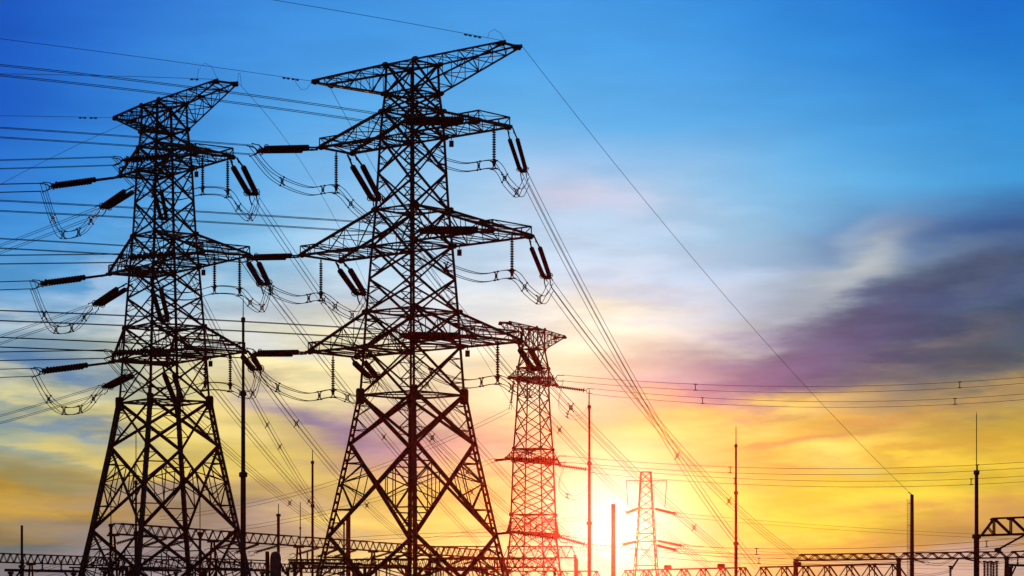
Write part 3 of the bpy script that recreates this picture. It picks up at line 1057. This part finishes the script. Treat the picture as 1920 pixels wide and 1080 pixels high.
D3 = 400.0
L3 = px_levels(1000, D3, [(1179, 68, False, 1), (1080, 52, False, 1), (1040, 47.5, False, 1), (1000, 43, True, 1), (965, 42, True, 0), (940, 41, False, 0), (915, 40, False, 0), (890, 39, False, 0), (865, 38, True, 0),
                          (842, 37, True, 0), (810, 34.5, False, 0), (778, 32, False, 0), (746, 30, False, 0), (715, 29, True, 0), (690, 29, True, 0), (655, 21.5, True, 0), (617, 21, True, 0)], 1.33)
def z3(py):
    return CAM_Z + (HZ - py) * D3 / F
A3 = []
for (pb, pt_, hb, ht, L) in ((715, 690, 29, 29, 7.4), (865, 842, 38, 37, 8.6), (1000, 965, 43, 42, 8.0)):
    for s in (-1, 1):
        A3.append(dict(s=s, L=L, ab=hb / 12 / 1.33, zb=z3(pb), at=ht / 12 / 1.33, zt=z3(pt_), n=4, cage=False, tipw=0.9, cw=0.15, lw=0.08))
for s in (-1, 1):
    A3.append(dict(s=s, L=11.2, ab=21.5 / 12 / 1.33, zb=z3(655), at=21 / 12 / 1.33, zt=z3(617), name='earth_wire_arm', n=6, cage=False, tipw=0.8, cw=0.13, lw=0.075, level_top=True))
T3 = dict(loc=Vector((P(1000, HZ, D3).x, D3, 0)), rot=R(66))
T3['mat'] = Matrix.Translation(T3['loc']) @ Matrix.Rotation(T3['rot'], 4, 'Z')
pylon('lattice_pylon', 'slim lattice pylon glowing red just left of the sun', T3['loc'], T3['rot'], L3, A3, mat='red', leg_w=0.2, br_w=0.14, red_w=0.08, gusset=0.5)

D4 = 620.0
L4 = px_levels(1211, D4, [(1173, 34, False, 0), (1110, 26, False, 0), (1060, 21.5, True, 0), (1015, 18, True, 0), (1000, 17, True, 0), (984, 16, False, 0), (968, 15, False, 0), (953, 14, True, 0), (936, 13, False, 0),
                          (919, 12, False, 0), (902, 11, True, 0), (885, 10, True, 0)], 1.05)
T4 = dict(loc=Vector((P(1211, HZ, D4).x, D4, 0)), rot=R(3))
T4['mat'] = Matrix.Translation(T4['loc']) @ Matrix.Rotation(T4['rot'], 4, 'Z')
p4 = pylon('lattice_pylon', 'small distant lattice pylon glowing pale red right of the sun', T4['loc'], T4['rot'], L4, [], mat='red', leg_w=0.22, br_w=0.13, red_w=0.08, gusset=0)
m = MB()
zb = CAM_Z + (HZ - 902) * D4 / F
for e in (-1, 1):
    m.angle((e * 1.3, -1.4, zb), (e * 5.0, -1.4, zb), 0.2)
    m.angle((e * 4.9, -1.4, zb), (e * 4.5, -1.4, zb - 6.2), 0.17)
    m.angle((e * 1.4, -1.4, zb - 1.2), (e * 3.2, -1.4, zb), 0.1)
obj('jumper_bracket', m, REDSTEEL, p4)

r3 = 'red-lit slim pylon'
for i, (zz, L, lv, er, el_) in enumerate(((z3(715), 7.4, 'top', [((1058, 709), (1400, 729), (1920, 713)), ((1112, 734), (1400, 755), (1920, 744))], [((958, 757), (840, 812), (560, 930)), None]),
                                       (z3(865), 8.6, 'middle', [((1062, 861), (1400, 882), (1920, 872)), ((1115, 882), (1400, 903), (1920, 898))], [((900, 866), (800, 905), (620, 960)), None]),
                                       (z3(1000), 8.0, 'bottom', [((1066, 1012), (1300, 1030), (1700, 1030)), ((1112, 1025), (1300, 1045), (1700, 1048))], [((880, 1006), (720, 1012), (600, 1012)), None]))):
    for s, side, e_px, l_px in ((-1, 'near', er[0], el_[0]), (1, 'far', er[1], el_[1])):
        S = T3['mat'] @ Vector((s * L, 0, zz - 0.1))
        (xa, ya), (xb, yb), (xc, yc) = e_px
        k1 = (yb - ya) / (xb - xa)
        k2 = (yc - ya - k1 * (xc - xa)) / ((xc - xa) * (xc - xb))
        xe = xc + 380
        span(S, (xe, ya + k1 * (xe - xa) + k2 * (xe - xa) * (xe - xb), 388 if s < 0 else 400), [e_px[1], e_px[2]], f'insulator string reaching right from {side} {lv} arm of {r3}',
             f'two-wire line running right from {side} {lv} arm of {r3}', send=e_px[0], kind='single', count=2, h=0.9, r=0.032, spacers=(1310 + 60 * i, 1805 + 20 * i), scale=1.0)
        if l_px:
            span(S, (l_px[2][0] - 260, l_px[2][1] + 40, 470), [l_px[1], l_px[2]], f'insulator string reaching left from {side} {lv} arm of {r3}',
                 f'two-wire line running left from {side} {lv} arm of {r3}', send=l_px[0], kind='single', count=2, h=0.6, r=0.03, spacers=(), scale=0.95)
    S = T3['mat'] @ Vector((L, 0, zz - 0.1))
    B = P(er[1][0][0] - 8, er[1][0][1] + 4, 405)
    A = P(er[0][0][0] - 2, er[0][0][1] + 5, 396)
    lo = P(1075, (er[0][0][1] + er[1][0][1]) / 2 + 62, 401)
    bundle('jumper_loop', f'faint jumper loop right of {lv} arm of {r3}', 'jumper wire', smooth_path([A, P(1048, er[0][0][1] + 52, 399), lo, P(1100, er[1][0][1] + 36, 403), B], 8), 0, 0.6, 0.024, (0.4,), 'jumper loops', 2)

r4 = 'small far pylon'
for lab, x0, y0, x1, y1, dd, G in (('upper right', 13, 953, 1284, 968, 0, (2000, 1010, 700)), ('lower right front', 17, 1013, 1297, 1027, -3, (2000, 1050, 650)), ('lower right rear', 17, 1022, 1288, 1036, 3, (2000, 1062, 720)),
                                   ('upper left', -13, 953, 1152, 970, 0, (700, 1030, 800)), ('lower left', -17, 1015, 1148, 1026, 0, (640, 1060, 800))):
    S = P(1211 + x0, y0, D4 + dd)
    sgn = 1 if x0 > 0 else -1
    span(S, G, [(x1 + sgn * 150, y1 + 12)], f'{lab} insulator string of {r4}', f'two-wire line from {lab} side of {r4}', send=(x1, y1), kind='single', count=2, h=0.9, r=0.035, scale=1.7, seg=24)

# ------------------------------------------------------------------ lightning masts and posts
def mast(label, px, d, top, rod, knobs, wtop, wbot, cat='mast', mat=STEEL, name='lightning_mast', group='slender masts'):
    """stepped tubular mast with a needle: top of needle, foot of needle, flange rows (photo rows at depth d), widths in pixels"""
    x = (px - 960) / F * d
    k = d / F
    z = lambda py: CAM_Z + (HZ - py) * k
    root = thing(name, label, cat, (x, d, 0), 0, group)
    rows = [rod] + list(knobs)
    zs = [z(r) for r in rows] + [0.0]
    n = len(zs) - 1
    for i in range(n):
        w0 = (wtop + (wbot - wtop) * i / max(1, n - 1)) * k / 2
        m = MB()
        m.lathe([(zs[i + 1], w0 * 1.07), (zs[i], w0)], 12)
        obj('pole', m, mat, root)
        if i or top < rod:
            f = MB()
            f.lathe([(zs[i] - 0.28, w0 * 1.05), (zs[i] - 0.2, w0 * 1.6), (zs[i] + 0.2, w0 * 1.6), (zs[i] + 0.28, w0 * 0.9)], 12)
            obj('flange', f, mat, root)
    if top < rod:
        m = MB()
        m.lathe([(zs[0] + 0.1, max(0.05, 0.85 * k)), (z(top) - 0.4, max(0.04, 0.75 * k)), (z(top), 0.01)], 8)
        obj('needle', m, mat, root)
    return root

mast('black stepped lightning mast standing in front of the left pylon', 456, 255, 556, 600, (738, 890), 5, 10)
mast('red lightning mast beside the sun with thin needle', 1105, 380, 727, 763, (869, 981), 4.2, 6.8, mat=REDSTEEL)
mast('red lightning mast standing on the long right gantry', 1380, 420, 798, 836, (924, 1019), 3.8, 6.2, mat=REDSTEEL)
mast('black lightning mast at the right edge beside the raised truss', 1831, 300, 772, 886, (1006,), 7, 10.5)
mast('slim dark mast with needle behind wires between the two big pylons', 586, 450, 842, 867, (948,), 4, 4.6)
mast('short post seen through left pylon base near the left gantry', 208, 432, 905, 985, (), 6, 6)
mast('short dark post with needle on the left gantry beside the tall pylon', 522, 495, 943, 966, (), 5.5, 5.5)
mast('thick dark post behind left leg of the tall pylon', 653, 556, 966, 966, (), 8.5, 8.5)
mast('thin pale post close beside the thick dark post', 645, 600, 973, 982, (), 3, 3)
mast('thin post standing far left above the low gantry', 41, 470, 985, 985, (1062,), 4.6, 8)
mast('thin short post visible between spacers left of tall pylon', 563, 620, 940, 990, (), 2.2, 3.2)
mast('dark mast seen inside the right half of left pylon', 375, 462, 928, 1000, (), 5, 6)
mast('dark mast seen inside the left half of left pylon', 255, 300, 800, 905, (1000,), 4, 6)
mast('pale thick post standing in front of the sun glare', 1150, 560, 945, 945, (), 8, 8.5, mat=REDSTEEL)
# the earth-wire post with its ladder
d = 366.0
x = (1710 - 960) / F * d
k = d / F
zt = CAM_Z + (HZ - 928) * k
root = thing('termination_post', 'thick dark post with ladder holding the end of the long earth wire', 'post', (x, d, 0), 0, 'slender masts')
m = MB()
m.lathe([(0, 4.6 * k), (zt, 3.2 * k), (zt + 0.05, 2.6 * k)], 14)
obj('pole', m, STEEL, root)
m = MB()
for e in (-1, 1):
    m.box_between((-7.4 * k + e * 0.13, -0.1, 1.5), (-7.4 * k + e * 0.13, -0.1, zt - 0.6), 0.05)
nr = int((zt - 2.5) / 0.4)
for i in range(nr):
    m.box_between((-7.4 * k - 0.13, -0.1, 1.8 + i * 0.4), (-7.4 * k + 0.13, -0.1, 1.8 + i * 0.4), 0.035)
for i in range(5):
    m.box_between((-7.4 * k, -0.1, zt - 1.2 - i * 3.2), (-2.0 * k, 0, zt - 1.2 - i * 3.2), 0.07)
obj('ladder', m, STEEL, root)
m = MB()
m.box_between((0, 0, zt), (-0.55, 0, zt + 0.45), 0.12)
obj('wire_clamp', m, FITTING, root)

# ------------------------------------------------------------------ substation gantries
def truss(m, A, B, depth, width, n, chord=0.13, lace=0.085, posts=False):
    """box truss, A and B on the bottom centre line"""
    A, B = Vector(A), Vector(B)
    d = (B - A).normalized()
    side = d.cross(Vector((0, 0, 1))).normalized() * (width / 2)
    up = Vector((0, 0, depth))
    for s in (-1, 1):
        m.angle(A + side * s, B + side * s, chord * 1.2)
        m.angle(lerp(A, B, 0.5 / n) + side * s + up, lerp(A, B, 1 - 0.5 / n) + side * s + up, chord)
        for i in range(n):
            p0, p1 = lerp(A, B, i / n) + side * s, lerp(A, B, (i + 1) / n) + side * s
            tmid = lerp(A, B, (i + 0.5) / n) + side * s + up
            m.angle(p0, tmid, lace)
            m.angle(tmid, p1, lace)
            if posts:
                m.angle(lerp(p0, p1, 0.5), tmid, lace * 0.8)
            m.plate(tmid - Vector((0, 0, 0.1)), d, (0, 0, 1), 0.75, 0.36, 0.04)
            m.plate(p0 + Vector((0, 0, 0.1)), d, (0, 0, 1), 0.55, 0.3, 0.04)
    for i in range(n):
        a, b = lerp(A, B, i / n), lerp(A, B, (i + 1) / n)
        t0 = lerp(A, B, (i + 0.5) / n) + up
        m.angle(a - side, b + side, lace * 0.8)
        m.angle(t0 - side, t0 + side, lace * 0.8)
        if i < n - 1:
            t1 = lerp(A, B, (i + 1.5) / n) + up
            m.angle(t0 - side, t1 + side, lace * 0.8)

def gantry(label, P0, P1, H, bays, depth, width, n, colw=0.42, chord=0.19, lace=0.12, posts=False, group='substation gantries'):
    """row of tubular A-frame columns with a box truss over each bay, plan from P0 to P1 (x, y)"""
    P0, P1 = Vector((*P0, 0)), Vector((*P1, 0))
    root = thing('gantry', label, 'gantry', P0, 0, group)
    d = (P1 - P0).normalized()
    side = d.cross(Vector((0, 0, 1))).normalized()
    L = (P1 - P0).length
    for i in range(bays + 1):
        c = d * (L * i / bays)
        m = MB()
        for s in (-1, 1):
            m.tube([c + side * s * (1.4 if H > 8 else 0.8), c + side * s * 0.25 + Vector((0, 0, H - 0.35))], colw / 2, 10)
        m.box_between(c - side * width * 0.7 + Vector((0, 0, H - 0.25)), c + side * width * 0.7 + Vector((0, 0, H - 0.25)), 0.45, 0.3)
        m.box_between(c - side * 0.9 + Vector((0, 0, H * 0.45)), c + side * 0.9 + Vector((0, 0, H * 0.45)), 0.15)
        obj('column', m, STEEL, root)
        if i < bays:
            m = MB()
            truss(m, c + Vector((0, 0, H)), d * (L * (i + 1) / bays) + Vector((0, 0, H)), depth, width, n, chord, lace, posts)
            obj('truss_beam', m, STEEL, root)
    return root, d, L

def ray_xy(px, d):
    return ((px - 960) / F * d, d)

def hdep(py, H):
    return (H - CAM_Z) * F / (HZ - py)

# left main gantry: recedes to the right; bottom chord rows at its two ends
H1 = 15.4
a, b = hdep(1001, H1), hdep(1044, H1)
G1, d1, len1 = gantry('long left gantry of lattice beams receding behind both big pylons', ray_xy(212, a), ray_xy(930, b * 1.03), H1, 5, 1.75, 1.5, 11)
# lower gantry further left
H2 = 12.4
a2, b2 = hdep(1056, H2), hdep(1075, H2)
G2, d2, len2 = gantry('low left gantry crossing the foot of left pylon', ray_xy(-130, hdep(1050, H2)), ray_xy(640, b2), H2, 5, 1.7, 1.4, 14)
# rear gantry seen low in the middle
H3 = 15.0
G3, d3, len3 = gantry('level gantry beam passing behind the red pylon to a column at its right', ray_xy(806, hdep(1046, H3)), ray_xy(1081, hdep(1046, H3)), H3, 2, 2.5, 1.6, 7, colw=0.75, chord=0.22, lace=0.14)
H9 = 11.0
G9, d9, len9 = gantry('rear gantry low behind the base of the tall pylon', ray_xy(540, hdep(1066, H9)), ray_xy(1040, hdep(1064, H9)), H9, 4, 1.7, 1.4, 12)
# right gantries
H5 = 12.4
G5, d5, len5 = gantry('far right gantry with zigzag beam behind the post', ray_xy(1492, hdep(1051, H5)), ray_xy(2100, hdep(1043, H5)), H5, 3, 1.1, 1.0, 8, colw=0.55, chord=0.22, lace=0.17)
H6 = 8.0
G6, d6, len6 = gantry('long low right gantry reaching from the sun to the post', ray_xy(1160, hdep(1097, H6)), ray_xy(1700, hdep(1088, H6)), H6, 2, 2.75, 1.2, 7, colw=0.6, chord=0.24, lace=0.2, posts=True)
H7 = 8.0
G7, d7, len7 = gantry('short low gantry left of the sun glare', ray_xy(905, hdep(1096, H7)), ray_xy(1135, hdep(1096, H7)), H7, 1, 2.5, 1.2, 7, colw=0.5, chord=0.2, lace=0.16, posts=True)
for i, px in enumerate((1252, 1352, 1495)):
    y = hdep(1097, H6) + (hdep(1088, H6) - hdep(1097, H6)) * (px - 1160) / 540
    root = thing('surge_arrester', f'dark drum shaped fitting on the long low right gantry, {("nearest the sun", "in its middle", "at its right end")[i]}', 'fitting', ((px - 960) / F * y, y, H6 + 2.92), 0, 'fittings on the gantry')
    m = MB()
    m.lathe([(-0.7, 0.2), (-0.62, 0.42), (0.62, 0.42), (0.7, 0.2)], 12, (0, 0, 0.25), (1, 0.1, 0))
    obj('drum', m, STEEL, root)
    m = MB()
    m.box_between((-0.35, 0, -0.12), (-0.35, 0, 0.2), 0.12)
    m.box_between((0.35, 0, -0.12), (0.35, 0, 0.2), 0.12)
    obj('bracket', m, STEEL, root)

# raised truss arm at the right edge, carried by the mast
d8 = 301.5
k = d8 / F
A8, B8 = P(1840, 1004, d8), P(2060, 996, d8 - 6)
root = thing('truss_boom', 'raised truss beam with sloping end at right edge beside the mast', 'gantry', A8, 0, 'substation gantries')
m = MB()
e8 = B8 - A8
s8 = Vector((0, 0.5, 0))
up8 = Vector((0, 0, 31 * k))
for s in (-1, 1):
    m.angle(s8 * s, e8 + s8 * s, 0.26)
    t0 = lerp((0, 0, 0), e8, 0.11) + up8
    m.angle(t0 - e8 * 0.02 + s8 * s, e8 + up8 + s8 * s, 0.2)
    m.angle(s8 * s, t0 + s8 * s, 0.2)
    m.angle(lerp((0, 0, 0), t0, 0.5) + s8 * s, lerp((0, 0, 0), e8, 0.11) + s8 * s, 0.12)
    for i in range(6):
        f0 = 0.11 + i * 0.145
        q = lerp((0, 0, 0), e8, f0)
        m.angle(q + s8 * s, q + up8 + s8 * s, 0.15)
        m.angle(q + up8 + s8 * s, lerp((0, 0, 0), e8, f0 + 0.145) + s8 * s, 0.17)
        m.plate(q + up8 + s8 * s - Vector((0, 0, 0.1)), e8, (0, 0, 1), 0.8, 0.35, 0.05)
for i in range(7):
    q = lerp((0, 0, 0), e8, 0.11 + i * 0.145)
    m.angle(q + s8, q - s8, 0.12)
    m.angle(q + s8 + up8, q - s8 + up8, 0.12)
obj('truss_beam', m, STEEL, root)
m = MB()
m.angle(P(1921, 1003, d8) - A8, P(1868, 1032, d8) - A8, 0.24)
m.plate(P(1871, 1031, d8) - A8, (1, 0, 0), (0, 0, 1), 0.8, 0.5, 0.1)
obj('brace', m, STEEL, root)
m = MB()
m.tube([Vector((B8.x - A8.x, B8.y - A8.y, -A8.z)), Vector((B8.x - A8.x, B8.y - A8.y, B8.z - A8.z))], 0.3, 10)
obj('column', m, STEEL, root)

# gantry insulators and sagging bus wires
def gantry_string(label, S, E, r=0.03, wire_to=None, scale=1.0):
    v = (E - S).normalized()
    place_string('single', S, v, label, 'gantry insulator strings', scale)
for i in range(5):
    for j, off in enumerate((0.3, 0.55, 0.8)):
        t = (i + off) / 5
        c = Vector((*ray_xy(212, a), 0)) + d1 * (len1 * t) + Vector((0, 0, H1 + 0.1))
        o_ = Vector((-0.82, -0.32, -0.26)) if j != 1 else Vector((-0.8, -0.45, -0.32))
        bay = ('first', 'second', 'third', 'fourth', 'fifth')[i]
        wd = ('front', 'middle', 'rear')[j]
        gantry_string(f'{wd} insulator string hanging under {bay} bay of the long left gantry', c, c + o_, scale=1.3)
        A = c + o_.normalized() * 6.6
        B = c + Vector((-34, -14, -7.5))
        path = [lerp(A, B, q / 14) - Vector((0, 0, 2.2 * 4 * (q / 14) * (1 - q / 14))) for q in range(15)]
        bundle('bus_wire', f'sagging bus wire from {wd} string of {bay} bay of the long left gantry', 'power line', path, 0, 0.4, 0.03, (), 'bus wires', 2)

for i, (x0, y0, x1, y1, x2, y2) in enumerate(((1798, 1046, 1788, 1061, 1700, 1075), (1806, 1047, 1834, 1053, 1905, 1047), (1700, 1046, 1735, 1055, 1790, 1047))):
    dd = hdep(1046, H5)
    S = P(x0, y0, dd)
    E = P(x1, y1, dd - 1.5)
    gantry_string(f'insulator string at {("steep left", "sagging right", "shallow far left")[i]} slant under the far right gantry', S, E, scale=0.8)
    path = smooth_path([S + (E - S).normalized() * 4.0, P((x1 + x2) / 2, max(y1, y2) + 3, dd - 3), P(x2, y2, dd - 3)], 8)
    bundle('bus_wire', f'drooping bus wire from {("steep left", "sagging right", "shallow far left")[i]} string under the far right gantry', 'power line', path, 0, 0.3, 0.035, (), 'bus wires', 2)

# ------------------------------------------------------------------ low equipment along the bottom edge
def post_equipment(name, label, px, d, top, kind, group='yard equipment'):
    x = (px - 960) / F * d
    k = d / F
    z = CAM_Z + (HZ - top) * k
    root = thing(name, label, 'equipment', (x, d, 0), 0, group)
    m = MB()
    m.lathe([(0, 0.2), (z * 0.55, 0.18), (z * 0.55 + 0.1, 0.32), (z * 0.55 + 0.2, 0.3)], 12)
    obj('pedestal', m, STEEL, root)
    if kind == 'tank':
        m = MB()
        m.lathe([(z * 0.57, 0.5), (z * 0.6, 0.66), (z * 0.93, 0.66), (z * 0.985, 0.5), (z, 0.18)], 18)
        obj('tank', m, BLUEPAINT, root)
        m = MB()
        m.box_between((-0.95, 0, z * 0.57), (-0.95, 0, z * 1.0), 0.5, 0.5)
        m.box_between((-0.95, 0, z * 0.75), (-0.4, 0, z * 0.75), 0.25)
        obj('mechanism_box', m, STEEL, root)
        m = MB()
        m.tube([(0.5, -0.2, z * 0.86), (1.1, -0.5, z * 0.74), (1.5, -0.6, z * 0.71)], 0.16, 8)
        obj('bushing', m, PORC, root)
    else:
        obj('insulator_stack', disc_stack(z * 0.43, 0.24, 0.22, (0, 0, z * 0.57)), PORC, root)
        m = MB()
        m.lathe([(z, 0.2), (z + 0.05, 0.3), (z + 0.25, 0.3), (z + 0.3, 0.12)], 12)
        obj('cap', m, FITTING, root)
    return root

post_equipment('voltage_transformer', 'bulky blue-grey tank on a pedestal just right of the left pylon base', 517, 300, 1034, 'tank')
post_equipment('voltage_transformer', 'dark round tank low behind middle of left pylon base', 252, 330, 1064, 'tank')
eq = [(552, 360, 1052, 'stubby insulator post right of the blue-grey tank'), (672, 420, 1058, 'insulator post just right of tall pylon left leg'), (692, 420, 1066, 'lower insulator post right of tall pylon left leg'),
      (362, 380, 1062, 'insulator post inside right half of left pylon base'), (1846, 380, 1055, 'leftmost bushing of the cluster at lower right'), (1852, 381, 1056, 'second bushing of the cluster at lower right'),
      (1858, 380, 1055, 'middle bushing of the cluster at lower right'), (1863, 381, 1057, 'fourth bushing of the cluster at lower right'), (1869, 380, 1055, 'rightmost bushing of the cluster at lower right'),
      (1078, 430, 1044, 'thick red column head right of the red pylon base'), (1782, 400, 1064, 'insulator post under the steep string at lower right')]
for px, d_, top, lab in eq:
    post_equipment('post_insulator', lab, px, d_, top, 'post')

def portal(label, x0, x1, top, d, colw=0.5, knee=True):
    A, B = P(x0, top, d), P(x1, top, d + 8)
    root = thing('portal_frame', label, 'portal frame', (A.x, A.y, 0), 0, 'portal frames')
    o_ = Vector((A.x, A.y, 0))
    H = A.z
    e = Vector((B.x - A.x, B.y - A.y, 0))
    u = e.normalized()
    for q in (Vector((0, 0, 0)), e):
        m = MB()
        m.lathe([(0, colw * 0.55), (H - 0.3, colw * 0.5), (H - 0.28, colw * 0.8), (H, colw * 0.8)], 12, q)
        obj('column', m, STEEL, root)
    m = MB()
    m.box_between(-u * 0.9 + Vector((0, 0, H + 0.2)), e + u * 0.9 + Vector((0, 0, H + 0.2)), 0.3, 0.36)
    obj('beam', m, STEEL, root)
    if knee:
        for q, sg in ((Vector((0, 0, 0)), 1), (e, -1)):
            m = MB()
            m.box_between(q + Vector((0, 0, H - 1.6)), q + u * sg * 1.5 + Vector((0, 0, H)), 0.18)
            obj('knee_brace', m, STEEL, root)
    for t in (0.2, 0.5, 0.8):
        m = disc_stack(1.3, 0.17, 0.2, e * t + Vector((0, 0, H + 0.38)))
        obj('post_insulator', m, PORC, root)
portal('low portal frame right of the blue-grey tank', 553, 668, 1058, 340)
portal('low portal frame behind left leg of the tall pylon', 684, 762, 1062, 380)
portal('low portal frame inside right half of the tall pylon base', 800, 905, 1070, 400)
portal('low portal frame between left frame edge and left pylon', 20, 138, 1072, 330)
portal('low portal frame inside the left pylon base', 196, 330, 1070, 360)
portal('low portal frame beside foot of the front lightning mast', 385, 492, 1070, 345)
portal('low portal frame at far right bottom corner', 1895, 1960, 1062, 380)

# low bus pipes on posts across the bottom
for lab, x0, y0, x1, y1, d_ in (('dark bus pipe across the foot of left pylon', 130, 1064, 470, 1066, 350), ('dark bus pipe crossing low behind the tall pylon', 590, 1062, 960, 1068, 390),
                                ('thin bus pipe below the left gantry', 200, 1040, 520, 1052, 420)):
    A, B = P(x0, y0, d_), P(x1, y1, d_ + 25)
    root = thing('bus_pipe', lab, 'bus bar', A, 0, 'bus pipes')
    m = MB()
    m.tube([(0, 0, 0), B - A], 0.11, 8)
    obj('pipe', m, STEEL, root)
    for t in (0.02, 0.35, 0.68, 0.98):
        q = lerp((0, 0, 0), B - A, t)
        m = MB()
        m.tube([q + Vector((0, 0, -0.1)), Vector((q.x, q.y, -A.z + 0.0))], 0.12, 8)
        obj('support', m, STEEL, root)

# ------------------------------------------------------------------ haze box, added for the red flare around the sun
HAZE = 6.0e-5
if HAZE:
    hm = bpy.data.materials.new('flare_haze')
    hm.use_nodes = True
    ht = hm.node_tree
    ht.nodes.clear()
    pv = ht.nodes.new('ShaderNodeVolumePrincipled')
    pv.inputs['Color'].default_value = (0.20, 0.022, 0.018, 1)
    pv.inputs['Density'].default_value = HAZE
    pv.inputs['Anisotropy'].default_value = 0.98
    ho = ht.nodes.new('ShaderNodeOutputMaterial')
    ht.links.new(pv.outputs[0], ho.inputs['Volume'])
    h = MB()
    x0, x1, y0, y1, z0, z1 = -920, 920, -420, 1100, -1.1, 67
    for zz in (z0, z1):
        for xx, yy in ((x0, y0), (x1, y0), (x1, y1), (x0, y1)):
            h.v.append(Vector((xx, yy, zz)))
    h.f += [(3, 2, 1, 0), (4, 5, 6, 7), (0, 1, 5, 4), (1, 2, 6, 5), (2, 3, 7, 6), (3, 0, 4, 7)]
    hz = obj('haze', h, hm)
    hz['kind'] = 'stuff'
